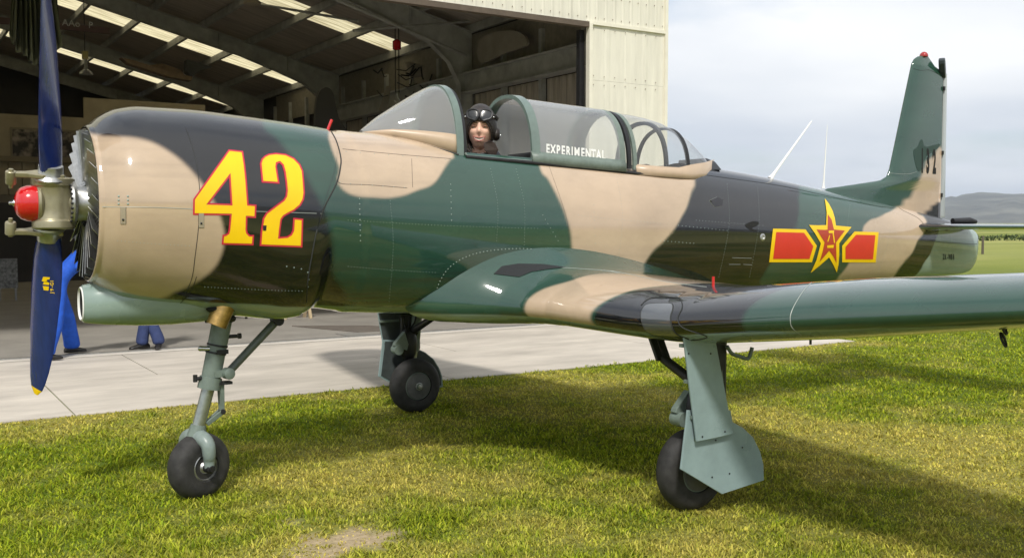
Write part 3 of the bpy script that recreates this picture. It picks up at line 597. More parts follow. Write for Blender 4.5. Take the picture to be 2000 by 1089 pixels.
def camo(P):
    """P n x 3 world points (port or mirrored) -> linear colours"""
    Q = P.copy(); Q[:, 1] = -np.abs(Q[:, 1]); uv = proj(Q); c = np.tile(np.array(GREEN), (len(P), 1))
    uv = uv + (vnoise(P[:, [0, 2]]*1., 9., 31)[:, None]-.5)*5
    for colr, poly, fe in POLYS:
        a = smoothstep((sdist(uv, poly)/fe+1)/2)[:, None]; c = c*(1-a)+colr*a
    # oil film streaking back from the engine bay along the lower side
    st_ = vnoise(np.stack([P[:, 0]*.7, P[:, 2]*22], 1), 1., 61)*.6+vnoise(np.stack([P[:, 0]*2.2, P[:, 2]*60], 1), 1., 62)*.4
    a = (smoothstep((st_-.52)/.2)*smoothstep((P[:, 0]-1.1)/.4)*smoothstep((4.2-P[:, 0])/2.)*smoothstep((1.62-P[:, 2])/.35)*.45+smoothstep((st_-.60)/.2)*.10)[:, None]; c = c*(1-a)+np.array((.03, .027, .02))*a
    # starboard crown of the cowling is tan
    a = (smoothstep((P[:, 1]-.06)/.05)*smoothstep((1.25-P[:, 0])/.3)*smoothstep((P[:, 2]-1.9)/.1))[:, None]; c = c*(1-a)+np.array(BEIGE)*a
    return c
def colour(ob, c):
    cc = np.ones((len(c), 4)); cc[:, :3] = c; ob.data.color_attributes.new('Col', 'FLOAT_COLOR', 'POINT').data.foreach_set('color', cc.reshape(-1))
def meshgrid_obj(name, G, m, parent, camo_on=True, closev=True, mask=None):
    a, b = G.shape[:2]; i, j = np.meshgrid(np.arange(a-1), np.arange(b if closev else b-1), indexing='ij'); i = i.ravel(); j = j.ravel(); j2 = (j+1) % b
    F = np.stack([i*b+j, i*b+j2, (i+1)*b+j2, (i+1)*b+j], 1)
    if mask is not None: F = F[mask[i, j]]
    me = bpy.data.meshes.new(name); Vv = G.reshape(-1, 3); me.vertices.add(len(Vv)); me.vertices.foreach_set('co', Vv.ravel()); me.loops.add(F.size); me.loops.foreach_set('vertex_index', F.ravel().astype(np.int32)); me.polygons.add(len(F)); me.polygons.foreach_set('loop_start', (np.arange(len(F))*4).astype(np.int32)); me.polygons.foreach_set('use_smooth', np.ones(len(F), bool)); me.update(); me.validate()
    me.materials.append(m); o = bpy.data.objects.new(name, me); col.objects.link(o)
    if camo_on: colour(o, camo(Vv))
    if parent: par(o, parent)
    return o
NT = 300
TH = np.linspace(-math.pi, math.pi, NT, endpoint=False)
# cowling: rear edge runs from the crown forward along the side (seen in the photo), made from z -> x
zs = np.array([1.0, 1.19, 1.42, 1.60, 1.86, 2.05, 2.20, 2.32, 2.40]); xe = []
for u, v in ((596, 606), (597, 602), (601, 552), (610, 500), (633, 405), (655, 360), (665, 318), (656, 275), (645, 255)):
    y = -.5; P = None
    for _ in range(12):
        P = ony(u, v, y); y = float(fusy(P[0], min(P[2], float(SF[0](P[0]))-.001)))
    xe.append(P[0])
xef = pchip(zs, xe)
def cowl_grid(nx, off=0.):
    s = np.linspace(0, 1, nx)**1.25; G = np.zeros((nx, NT, 3))
    for _ in range(1):
        for j, th in enumerate(TH):
            zj = float(fus(np.array(1.5), np.array(th))[2]); xend = float(xef(zj)); xx = .205+(xend-.205)*s; G[:, j] = fus(xx, np.full(nx, th), -off)
    return G
G = cowl_grid(150)
# rolled lip: from the first ring inwards
ring = G[0]; cen = np.array([0, 0, 1.85]); lip = []
for k in range(9):
    a = math.pi*k/8; d = ring-cen; d[:, 0] = 0; u_ = d/np.linalg.norm(d, axis=1)[:, None]
    lip.append(np.stack([ring[:, 0]*0+.205-.028*math.sin(a), ring[:, 1]-u_[:, 1]*.034*(1-math.cos(a))/2, ring[:, 2]-u_[:, 2]*.034*(1-math.cos(a))/2], 1))
inner = [np.stack([ring[:, 0]*0+.205+.22*k/4, lip[-1][:, 1], lip[-1][:, 2]], 1) for k in (1, 2, 3, 4)]
Gall = np.concatenate([np.array(inner[::-1]), np.array(lip[::-1])[:-1], G], 0)
cowl = meshgrid_obj('cowling', Gall, m_camo, plane, camo_on=False); cc_c = camo(Gall.reshape(-1, 3)); cc_c[:9*NT] = (.02, .021, .018); colour(cowl, cc_c)
# fuselage shell with an open cockpit
nx = 520; XS = np.concatenate([np.linspace(1.20, 8.6, nx-40), np.linspace(8.6, 9.02, 41)[1:]]); GF = np.stack([fus(x, TH, .010*float(smoothstep((1.76-x)/.06))) for x in XS])
ext = GF[-1].mean(0); GF = np.concatenate([GF, np.repeat(ext[None, None], NT, 1)], 0); XS = np.append(XS, 9.02)
CUT = math.asin((.775)**(2.25/2))
ca = np.abs(TH-math.pi/2) < (math.pi/2-rad(53)); mk = np.ones((len(XS), NT), bool); mk[np.ix_((XS > 2.56) & (XS < 4.78), ca)] = False
fusel = meshgrid_obj('fuselage', GF, m_camo, plane, mask=mk)
# cockpit tub under the opening
tub = MB(); rows = []
for x in (2.5, 3.1, 3.7, 4.3, 4.85):
    rows.append([(x, -.30, 2.10), (x, -.31, 1.5), (x, -.28, 1.35), (x, .28, 1.35), (x, .31, 1.5), (x, .30, 2.10)])
tub.grid(rows); tub.prism(rows[0], (-.02, 0, 0)); tub.prism(rows[-1], (.02, 0, 0)); tub.build('cockpit_tub', mat('cockpit_grey', (.05, .06, .06), rough=.7), plane, smooth=False)

# ---- ray casting on to the skins
def bvh_of(obs):
    vs, fs = [], []
    for o in obs:
        b0 = len(vs); vs += [v.co.copy() for v in o.data.vertices]; fs += [[b0+i for i in p.vertices] for p in o.data.polygons]
    return BVHTree.FromPolygons(vs, fs)
BV = bvh_of([cowl, fusel])
def hit(u, v, bv=None, off=.003):
    d = Vector(ray(u, v)).normalized(); loc, nor, i, dist = (bv or BV).ray_cast(Vector(CP), d)
    if loc is None: return None
    if nor.dot(d) > 0: nor = -nor
    return loc+nor*off
def offset_poly(P, d):
    P = np.asarray(P, float); n = len(P); A = 0
    for i in range(n): A += P[i-1][0]*P[i][1]-P[i][0]*P[i-1][1]
    s = 1 if A > 0 else -1; o = []
    for i in range(n):
        a, b_, c = P[i-1], P[i], P[(i+1) % n]; e1 = (b_-a)/np.linalg.norm(b_-a); e2 = (c-b_)/np.linalg.norm(c-b_); n1 = np.array([-e1[1], e1[0]])*s; n2 = np.array([-e2[1], e2[0]])*s
        k = 1+n1@n2; o.append(b_+(n1+n2)*d/max(k, .18))
    return np.array(o)
def decal(name, polys, m, parent, off=.003, bv=None, step=7., label=None):
    """flat painted shape laid on the skin; polys = [outer, hole, ...] in photo pixels"""
    L3 = [[Vector((float(x), float(y), 0)) for x, y in p] for p in polys]; tris = tessellate_polygon(L3); flat = [v for p in L3 for v in p]
    bm = bmesh.new(); bv_ = [bm.verts.new(v) for v in flat]
    for t_ in tris:
        try: bm.faces.new([bv_[i] for i in t_])
        except ValueError: pass
    A = np.array([[v.x, v.y] for v in flat]); lo, hi = A.min(0), A.max(0)
    for ax in (0, 1):
        for k in np.arange(lo[ax]+step, hi[ax], step):
            co = [0, 0, 0]; co[ax] = float(k); no = [0, 0, 0]; no[ax] = 1; bmesh.ops.bisect_plane(bm, geom=bm.verts[:]+bm.edges[:]+bm.faces[:], plane_co=co, plane_no=no)
    dead = []
    for v in bm.verts:
        h = hit(v.co.x, v.co.y, bv, off)
        if h is None: dead.append(v)
        else: v.co = h
    if dead: bmesh.ops.delete(bm, geom=dead, context='VERTS')
    me = bpy.data.meshes.new(name); bm.to_mesh(me); bm.free(); me.polygons.foreach_set('use_smooth', [True]*len(me.polygons)); me.materials.append(m)
    o = bpy.data.objects.new(name, me); col.objects.link(o); par(o, parent)
    if label: o['label'] = label
    return o
def line(name, pts, parent, r=.0016, m=None, bv=None, k=8, curve=True):
    q = spl(pts, k, False) if curve else np.concatenate([np.linspace(pts[i], pts[i+1], k, endpoint=False) for i in range(len(pts)-1)]+[np.array([pts[-1]], float)])
    P = [hit(u, v, bv, .0006) for u, v in q]; P = [p for p in P if p is not None]
    P = [p for i, p in enumerate(P) if i == 0 or (p-P[i-1]).length > 1e-4]
    if len(P) < 2: return None
    b_ = MB(); b_.tube(P, r, 5); return b_.build(name, m or m_seam, parent, fix=False)

# ---- numerals on the cowling
def zmap(pts, ox, oy, s): return [(ox+x/s, oy+y/s) for x, y in pts]
four = zmap([(362, 135), (480, 148), (497, 260), (510, 380), (525, 580), (590, 585), (585, 695), (515, 690), (512, 790), (518, 815), (535, 832), (570, 832), (565, 917), (305, 910), (312, 830), (335, 828), (354, 815), (361, 790), (372, 672), (70, 668), (72, 540)], 360, 260, 4.19)
fhole = zmap([(365, 365), (378, 578), (205, 572)], 360, 260, 4.19)
two = zmap([(617, 250), (630, 212), (655, 187), (690, 170), (750, 163), (830, 172), (900, 205), (948, 255), (972, 310), (980, 400), (986, 490), (978, 545), (950, 595), (900, 637), (850, 662), (815, 683), (797, 708), (787, 780), (780, 848), (840, 843), (868, 825), (883, 795), (890, 692), (972, 700), (965, 935), (615, 922), (624, 800), (640, 695), (668, 650), (760, 580), (808, 545), (826, 515), (832, 470), (826, 400), (815, 320), (800, 268), (778, 246), (760, 252), (756, 275), (778, 415), (632, 405)], 360, 260, 4.19)
num = []
decal('numeral_outline', [four, fhole], m_redo, plane, .0025); decal('numeral_outline', [two], m_redo, plane, .0025)
decal('numeral', [offset_poly(four, 3.3), offset_poly(fhole, -3.3)], m_yel, plane, .0045, label='yellow painted figure 4 outlined in red on the cowling')
decal('numeral', [offset_poly(two, 3.3)], m_yel, plane, .0045, label='yellow painted figure 2 outlined in red on the cowling')
# ---- star and bars
sz = lambda p: zmap(p, 1480, 360, 4.348)
bl = sz([(128, 375), (405, 382), (500, 520), (458, 660), (95, 660)]); brr = sz([(820, 400), (1025, 405), (1000, 662), (715, 660), (715, 520)])
star = sz([(566, 122), (600, 165), (632, 225), (650, 285), (660, 350), (792, 362), (738, 430), (688, 500), (688, 600), (682, 680), (668, 746), (638, 680), (602, 618), (520, 690), (446, 748), (495, 640), (532, 500), (485, 420), (432, 345), (505, 348), (577, 346), (582, 240)])
for p in (bl, brr): decal('bar_border', [p], m_yel, plane, .0025)
for p, ins in ((bl, 6.6), (brr, 6.2)): decal('bar', [offset_poly(p, ins)], m_redd, plane, .0045)
decal('star_border', [star], m_yel, plane, .005, step=6); 
red = sz([(590, 255), (622, 300), (642, 383), (735, 392), (690, 450), (660, 492), (662, 580), (664, 665), (636, 610), (602, 562), (560, 610), (520, 655), (545, 570), (562, 492), (530, 440), (495, 383), (560, 386), (588, 384)])
decal('star', [red], mat('dark_red_decal', (.42, .045, .02), rough=.3), plane, .0068, step=6)
for p in ([(595, 393), (642, 391), (640, 412), (597, 414)], [(600, 430), (608, 432), (592, 487), (584, 484)], [(628, 412), (638, 412), (650, 495), (640, 495)], [(583, 517), (640, 513), (636, 538), (583, 538)]): decal('star_character_stroke', [sz(p)], m_yel, plane, .0085, step=6)
# ---- seams, hatches and small fittings on the fuselage
line('cowl_edge_seam', [(647, 257), (657, 276), (665, 305), (665, 325), (657, 358), (634, 404), (619, 450), (609, 500), (601, 550), (598, 590)], plane, .0045)
line('panel_seam', [(363, 250), (374, 282), (384, 320), (389, 360), (391, 400), (387, 450), (381, 500), (374, 545), (356, 586)], plane, .002)
line('panel_seam', [(200, 404), (300, 405), (375, 408), (480, 412), (628, 417)], plane, .0018, m_seaml)
line('panel_seam', [(669, 291), (760, 300), (880, 310)], plane, .0014); line('panel_seam', [(660, 352), (668, 359), (720, 361), (795, 367)], plane, .0014); line('panel_seam', [(804, 310), (806, 366)], plane, .0012)
line('panel_seam', [(1205, 330), (1280, 338), (1350, 345)], plane, .002); line('panel_seam', [(1350, 338), (1430, 349), (1520, 362), (1600, 379), (1700, 400), (1745, 406)], plane, .002)
line('panel_seam', [(1755, 397), (1752, 401), (1762, 410), (1790, 424), (1803, 436), (1810, 446)], plane, .002)
line('panel_seam', [(1818, 470), (1850, 474), (1908, 476)], plane, .002, m_seam)
line('panel_seam', [(1070, 318), (1105, 420), (1112, 470)], plane, .001)
for u, v, w_, h_ in ((236, 404, 10, 33), (388, 411, 10, 33)):
    decal('latch', [[(u, v), (u+w_, v), (u+w_, v+h_), (u, v+h_)]], mat('latch_metal', (.40, .34, .26), rough=.35, metal=.3), plane, .004, step=12)
    line('latch_edge', [(u, v), (u, v+h_), (u+w_, v+h_), (u+w_, v)], plane, .0018, k=2, curve=False)
    c_ = hit(u+w_/2, v+h_-8); q = MB(); q.sphere(c_, .007, 8, 6); q.build('latch_screw', m_dark, plane)
decal('latch', [[(513, 440), (520, 440), (519, 450), (513, 450)]], m_dark, plane, .007)
rv = MB()
def rivets(pts, n, r=.004, bv=None):
    q = spl(pts, 10, False); L_ = np.concatenate([[0], np.cumsum(np.hypot(*np.diff(q, axis=0).T))]); 
    for s in np.linspace(0, L_[-1], n):
        u = np.interp(s, L_, q[:, 0]); v = np.interp(s, L_, q[:, 1]); h = hit(u, v, bv, .0005)
        if h is not None: rv.sphere(h, r, 6, 4)
rivets([(850, 590), (856, 556), (880, 520), (925, 496), (990, 486), (1060, 487), (1115, 492)], 46)
for x_ in (232, 250): rivets([(x_, 383), (x_, 398)], 3, .006)
rivets([(676, 296), (780, 304), (870, 312)], 8, .003); rivets([(664, 356), (700, 360), (790, 366)], 7, .003)
rivets([(702, 388), (704, 470)], 9); rivets([(880, 360), (882, 430)], 7); rivets([(1325, 440), (1420, 450)], 14, .003); rivets([(1290, 470), (1355, 475)], 10, .003); rivets([(560, 520), (600, 530), (602, 560)], 6, .004); rivets([(1060, 420), (1090, 470)], 7, .003); rivets([(1160, 400), (1165, 520)], 9, .0025)
for pts_, n_ in (([(762, 392), (768, 480), (760, 588)], 34), ([(958, 330), (972, 400), (970, 470)], 26), ([(1008, 330), (1024, 400), (1024, 478)], 26), ([(1204, 345), (1216, 420), (1208, 505)], 28), ([(1420, 360), (1424, 440), (1404, 540)], 34), ([(1480, 368), (1482, 440), (1464, 540)], 32), ([(1660, 400), (1655, 440)], 10), ([(1740, 412), (1735, 470), (1712, 540)], 26), ([(680, 430), (860, 440), (1050, 446)], 60), ([(680, 520), (780, 528), (850, 532)], 30), ([(1130, 420), (1200, 428), (1290, 436)], 26), ([(1360, 430), (1490, 440)], 22), ([(400, 560), (520, 566), (590, 568)], 30), ([(230, 470), (300, 476), (370, 480)], 20)): rivets(pts_, n_, .0022)
tag(rv.build('rivets', mat('rivet_glint_grey', (.30, .38, .34), rough=.3), plane), kind='stuff')  # pale grey puts the glints of the rivet heads into their colour
decal('access_hatch', [[(1385, 392), (1400, 385), (1412, 390), (1410, 402), (1396, 405)]], mat('hatch_black', (.02, .02, .025), rough=.4), plane, .003); line('hatch_edge', [(1385, 392), (1400, 385), (1412, 390), (1410, 402), (1396, 405), (1385, 392)], plane, .0015, m_seaml, k=3, curve=False)
c_ = hit(1489, 463); q = MB(); nrm = (c_-V((c_.x, 0, c_.z*.9+.16))).normalized(); q.lathe(c_-nrm*.004, nrm, [(0, .032), (.006, .030), (.009, .018), (.004, .012)], 18); q.build('static_port', m_alu, plane)
for a_, b_ in (((1430, 503), (1468, 504)), ((1424, 516), (1446, 516)), ((1452, 516), (1468, 517))): line('scratch_line', [a_, b_], plane, .0012, m_seaml, k=6)
decal('smoke_stain', [spl([(1455, 440), (1470, 432), (1482, 434), (1478, 441), (1468, 446), (1480, 450), (1470, 452)], 3)], m_black, plane, .002)

# ---- small registration on the tail cone
def onskin(u0, v0, du, dv, ox=0): return lambda a, b: hit(u0+a*du+b*ox, v0-b*dv, None, .003) or Vector((9, 0, 1.4))
for k, ch in enumerate('ZK-WBB'): textmesh(ch, 1., 'registration_letter', m_black, onskin(1842.5+k*3.9, 502, 4.6, 15), plane, sub=.4, bold=.02)

# ---- chin scoop and exhaust
def loft(secs, n=28):
    """secs: (x, yc, zc, hw, hh, exponent)"""
    G = []
    for x, yc, zc, hw, hh, e in secs:
        r = []
        for j in range(n):
            a = 2*math.pi*j/n; c, s = math.cos(a), math.sin(a); r.append((x, yc+hw*math.copysign(abs(c)**(2/e), c), zc+hh*math.copysign(abs(s)**(2/e), s)))
        G.append(r)
    return G
cs = MB(); cs.grid(loft([(.145, 0, 1.26, .095, .100, 2.3), (.155, 0, 1.26, .105, .112, 2.3), (.22, 0, 1.262, .125, .125, 2.3), (.30, 0, 1.272, .165, .144, 2.2), (.45, 0, 1.28, .22, .165, 2.1), (.65, 0, 1.29, .27, .180, 2.1), (.85, 0, 1.30, .27, .182, 2.1), (1.02, 0, 1.315, .22, .178, 2), (1.15, 0, 1.33, .14, .17, 2), (1.26, 0, 1.35, .06, .13, 2)]), closev=True)
scoop = cs.build('chin_scoop', m_grey, plane)
q = MB(); q.grid(loft([(.1445, 0, 1.26, .097+.0, .102, 2.3), (.138, 0, 1.26, .090, .095, 2.3), (.150, 0, 1.262, .083, .089, 2.3)]), closev=True); q.build('intake_rim', m_white, plane)
q = MB(); q.grid(loft([(.150, 0, 1.262, .0835, .0895, 2.3), (.20, 0, 1.265, .07, .078, 2.2), (.30, 0, 1.265, .05, .062, 2.2)]), closev=True); q.build('intake_duct', m_black, plane)
q = MB(); q.prism([(.29, .05*math.cos(a), 1.265+.062*math.sin(a)) for a in np.linspace(0, 2*math.pi, 16, endpoint=False)], (.01, 0, 0)); q.build('intake_screen', m_black, plane)
e0 = ony(436, 602, -.27); e1 = ony(424, 631, -.27)
q = MB(); q.sphere(e0+np.array([0, .02, 0]), (.10, .075, .035), 20, 8); q.build('exhaust_opening', m_black, plane)
q = MB(); d_ = (e1-e0)/np.linalg.norm(e1-e0); q.tube([e0-d_*.10, e0-d_*.02, e1+d_*.015], [.062, .065, .062], 24, caps=False); q.tube([e0-d_*.06, e1+d_*.013], [.055, .057], 24, caps=True); q.build('exhaust_stub', m_brass, plane)
for u, v in ((403, 630), (481, 622)): a = ony(u, v, -.1); q = MB(); q.cyl(a+np.array([0, 0, .07]), a, .009, n=8); q.build('drain_pipe', m_dark, plane)
for u, v in ((455, 622),): a = ony(u, v, -.16); q = MB(); q.sphere(a, .02, 8, 6); q.build('drain_cock', m_dark, plane)
line('panel_seam', [(384, 540), (372, 570), (352, 592), (334, 610)], plane, .002)

# ---- engine face: radial shutter blades, gear case, dark bulkhead
eng = MB(); eng.lathe((.36, 0, 1.85), (1, 0, 0), [(0, .47), (.02, .47)], 48); eng.build('engine_bulkhead', m_black, plane)
sh = bpy.data.objects.new('shutter_ring', None); col.objects.link(sh); par(sh, plane)
NB = 28
for k in range(NB):
    a = 2*math.pi*k/NB; c, s = math.cos(a), math.sin(a); u_ = Vector((0, c, s)); t_ = Vector((0, -s, c)); ax = Vector((1, 0, 0)); ctr = Vector((.185, 0, 1.85)); q = MB()
    tw = rad(40); d0 = ax*math.sin(tw)+t_*math.cos(tw)
    P = []
    for r_, hw in ((.135, .020), (.28, .040), (.428, .060)):
        o_ = ctr+u_*r_; P += [[o_-d0*hw, o_+d0*hw]]
    q.grid([[p[0] for p in P], [p[1] for p in P]]); q.build('shutter_blade', m_alu, sh, solid=.003, fix=False, smooth=False)
q = MB(); q.lathe((.09, 0, 1.85), (1, 0, 0), [(0, .105), (.0, .135), (.015, .142), (.03, .135), (.04, .10), (.09, .10), (.2, .16)], 40); q.build('shutter_hub_ring', m_alu, plane)
q = MB()
for k in range(30): a = 2*math.pi*k/30; q.sphere((.088, .138*math.cos(a), 1.85+.138*math.sin(a)), .008, 6, 4)
tag(q.build('ring_bolts', m_dark, plane), kind='stuff')
for k in range(9):          # cylinder heads glimpsed behind the shutters
    a = 2*math.pi*(k+.3)/9; q = MB(); o_ = Vector((.27, 0, 1.85)); u_ = Vector((0, math.cos(a), math.sin(a)))
    for f_ in range(7): q.lathe(o_+u_*(.20+.032*f_), u_, [(0, .07), (.01, .075), (.02, .07)], 14)
    tag(q.build('cylinder_fins', mat('engine_iron', (.10, .095, .085), rough=.5, metal=.5), plane), kind='stuff')

# ---- propeller
prop = bpy.data.objects.new('propeller', None); col.objects.link(prop); par(prop, plane)
HZ = 1.85
q = MB(); q.lathe((.008, 0, HZ-.15), (0, 0, 1), [(0, .10), (.006, .114), (.01, .118), (.045, .118), (.05, .116), (.056, .110), (.06, .108), (.12, .108), (.18, .108), (.24, .108), (.244, .110), (.25, .116), (.255, .118), (.29, .118), (.294, .114), (.30, .10)], 36); q.lathe((.02, 0, HZ), (1, 0, 0), [(0, .09), (.05, .085), (.08, .075), (.085, .095), (.1, .095)], 28); q.build('hub', m_olive, prop)
q = MB(); q.lathe((-.075, 0, HZ), (-1, 0, 0), [(0, .106), (.03, .106), (.06, .102), (.09, .090), (.112, .066), (.122, .035), (.124, .004)], 32); q.build('spinner_dome', m_red, prop)
q = MB(); q.lathe((-.195, 0, HZ), (-1, 0, 0), [(0, .02), (.01, .018), (.012, .010), (.03, .009), (.032, .004)], 12); q.build('dome_bolt', m_steel, prop)
q = MB(); q.lathe((-.055, 0, HZ), (-1, 0, 0), [(0, .10), (.012, .112), (.026, .112), (.03, .105)], 32); q.build('dome_flange', m_olive, prop)
PR = 1.15; TILT = rad(18.0)
Rp = Matrix.Rotation(TILT, 3, 'X')
for s in (1, -1):
    bl_ = MB(); rows = []
    ctr = Vector((-.01, 0, HZ))
    for i, r_ in enumerate((.165, .20, .26, .33, .42, .52, .64, .76, .88, .98, 1.06, 1.11, 1.135, 1.148)):
        f_ = (r_-.165)/(1.148-.165)
        ch = float(np.interp(r_, [.165, .20, .26, .36, .55, .75, .95, 1.05, 1.11, 1.148], [.125, .135, .165, .205, .232, .226, .195, .160, .115, .04])); tk = float(np.interp(r_, [.165, .26, .4, .7, 1.148], [.118, .085, .05, .026, .008])); tw = rad(float(np.interp(r_, [.165, .3, .6, 1.148], [50, 44, 34, 25]))); row = []
        off = float(np.interp(r_, [.165, .5, .9, 1.148], [0, .0, .012, .045]))
        for j in range(20):
            a = 2*math.pi*j/20; e = 1.0; cc = math.cos(a)*ch/2+off; tt = math.sin(a)*tk/2
            # chord direction turns from the disc plane (y) towards the shaft (x) with the twist
            y_ = cc*math.cos(tw)-tt*math.sin(tw); x_ = -(cc*math.sin(tw)+tt*math.cos(tw))
            r2_ = r_ if r_ < .2 else .2+(r_-.2)*1.10; p = Vector((x_-.035*max(0, r_-.2), s*-y_, s*r2_)); row.append(ctr+Rp@p)
        rows.append(row)
    bl_.cur = 0; bl_.grid(rows[:12], closev=True); bl_.cur = 1; bl_.grid(rows[11:], closev=True); bl_.add(rows[-1], [tuple(range(20))])
    bl_.build('blade', [m_blue, m_yel], prop)
    def Z(h): return ctr+Rp@Vector((0, 0, s*h))
    ax = Rp@Vector((0, 0, s))
    q = MB(); q.lathe(Z(.140), ax, [(0, .085), (.012, .088), (.03, .072), (.035, .068), (.085, .066), (.09, .058)], 28); q.build('blade_ferrule', m_alu, prop)
    # counterweight arm reaching forward (-x) from the blade root
    q = MB(); up_ = Rp@Vector((0, 0, s)); hh = .158
    P = [(.07, -.05), (.05, .06), (-.06, .065), (-.13, .028), (-.20, .022), (-.232, .0), (-.20, -.022), (-.12, -.026), (-.05, -.06)]
    q.prism([ctr+Rp@Vector((a, b_, s*hh)) for a, b_ in P], up_*.026); q.build('counterweight_arm', m_olive, prop, smooth=False, bevel=.005)
    c0 = ctr+Rp@Vector((-.205, 0, s*(hh+.03))); q = MB(); q.lathe(c0, -up_, [(0, .026), (.004, .030), (.07, .030), (.076, .026)], 20); q.lathe(c0-up_*.078, -up_, [(0, .012), (.02, .012)], 6); q.lathe(c0, up_, [(0, .014), (.012, .014)], 6); q.build('counterweight', m_olive, prop)
# emblem and lettering on the lower blade: bevelled flat marks hugging the blade face
BVB = bvh_of([o for o in prop.children if o.name.startswith('blade') and 'ferrule' not in o.name])
for pts in ([(85, 540), (98, 541), (97, 545), (92, 546), (93, 550), (97, 552), (96, 556), (84, 555), (86, 550), (82, 548)], [(84, 558), (96, 559), (95, 567), (86, 566)]):
    decal('blade_emblem', [pts], m_yel, prop, .002, BVB, step=5)
for k, ch in enumerate('J9-G1'): textmesh(ch, 1., 'blade_letter', m_yel, (lambda v0: (lambda a, b: hit(102-b*9, v0-a*9, BVB, .002) or Vector((0, 0, 1.3))))(571-k*5.6), prop, sub=.5, bold=.02)

# ---- canopy: windscreen, sliding hood, rear hood
m_cframe = mat('canopy_frame_green', (.14, .19, .17), rough=.34, noise=.15, nscale=12, coat=.2)
m_cbeige = mat('canopy_base_beige', BEIGE, rough=.34, noise=.08)
HW = .355
def arch(x, zb, zt, hw=HW, n=25, e=2.35, a0=0., a1=math.pi):
    return [(x, -hw*math.copysign(abs(math.cos(a))**(2/e), math.cos(a)), zb+(zt-zb)*abs(math.sin(a))**(2/e)) for a in np.linspace(a0, a1, n)]
can = bpy.data.objects.new('canopy', None); col.objects.link(can); par(can, plane)
# windscreen
WX0, WX1 = 1.93, 2.50
rows = []
for s in np.linspace(.02, 1, 22):
    x = WX0+(WX1-WX0)*s; zt = float(np.interp(s, [0, .25, .5, .75, .92, 1], [2.36, 2.47, 2.56, 2.645, 2.695, 2.705])); hw = HW*s**.62; zb = float(np.interp(s, [0, .3, .6, 1], [2.350, 2.33, 2.285, 2.215]))
    rows.append(arch(x, zb, zt, hw, 31, 2.25))
q = MB(); q.grid(rows); wsn = q.build('windscreen_glass', m_glassd, can)
q = MB(); q.tube([V(r[0])+Vector((0, -.012, -.016)) for r in rows], .008, 8); q.build('windscreen_sill', m_seam, can); q = MB(); q.tube([V(r[-1])+Vector((0, .012, -.016)) for r in rows], .008, 8); q.build('windscreen_sill', m_seam, can)
# beige skirt strip along the lower edge of the windscreen, port and starboard
for sd in (0, -1):
    G = []
    for r in rows:
        P = np.array(r[::1] if sd == 0 else r[::-1]); G.append([tuple(P[0]+np.array([0, (P[0][1]/(abs(P[0][1])+1e-6))*.004, -.012])), tuple(P[1]+np.array([0, (P[0][1]/(abs(P[0][1])+1e-6))*.004, 0])), tuple(P[2]+np.array([0, (P[0][1]/(abs(P[0][1])+1e-6))*.004, .0]))])
    q = MB(); q.grid(G); q.build('windscreen_skirt', m_cbeige, can, solid=.004)
def bow(name, x, zb, zt, width, thick, m, hw=HW, e=2.35, lean=0.):
    A = np.array(arch(x, zb, zt, hw, 33, e)); cen = np.array([x, 0, zb]); G = []
    for k, (dx_, s) in enumerate(((0, 1), (width, 1), (width, 1-thick), (0, 1-thick))):
        B = A.copy(); B[:, 0] += dx_-width/2; B[:, 1:] = cen[1:]+(B[:, 1:]-cen[1:])*s; B[:, 0] += lean*(B[:, 2]-zb); G.append(B)
    q = MB(); q.grid(np.array(G).transpose(1, 0, 2), closev=True); return q.build(name, m, can, smooth=True, angle=30)
bow('windscreen_bow', 2.515, 2.19, 2.712, .052, .06, m_cframe, HW+.012)
# black seal just behind
bow('bow_seal', 2.556, 2.19, 2.702, .022, .05, m_dark, HW+.006)
# sliding hood, pushed back
rows = [arch(x, 2.20-.045*(x-3.1), 2.668-.05*(x-3.1), HW+.012, 31) for x in np.linspace(3.16, 3.90, 12)]
q = MB(); q.grid(rows); hood = q.build('hood_glass', m_glass, can)
bow('hood_front_bow', 3.13, 2.185, 2.682, .070, .058, m_cframe, HW+.022)
bow('hood_rear_bow', 3.925, 2.155, 2.625, .05, .05, m_gear, HW+.014); bow('mid_frame', 3.995, 2.15, 2.618, .035, .06, m_dark, HW+.008); bow('mid_frame', 4.045, 2.145, 2.612, .035, .05, m_gear, HW+.012)
for sd in (-1, 1):
    G = []
    for x in np.linspace(3.09, 3.94, 10):
        z0 = 2.195-.045*(x-3.1); G.append([(x, sd*(HW+.03), z0-.035), (x, sd*(HW+.03), z0+.018), (x, sd*(HW+.008), z0+.05)])
    q = MB(); q.grid(G); q.build('hood_rail', m_gear, can, solid=.012)
    q = MB(); q.tube([(2.55, sd*(HW+.02), 2.188), (3.1, sd*(HW+.025), 2.165), (4.05, sd*(HW+.015), 2.115), (4.6, sd*(HW-.03), 2.085)], .014, 8); q.build('hood_track', m_dark, can)
    q = MB(); q.tube([(2.55, sd*(HW+.012), 2.214), (2.56, sd*(HW+.02), 2.192), (3.1, sd*(HW+.02), 2.172)], .010, 8); q.build('sill_edge', m_gear, can)
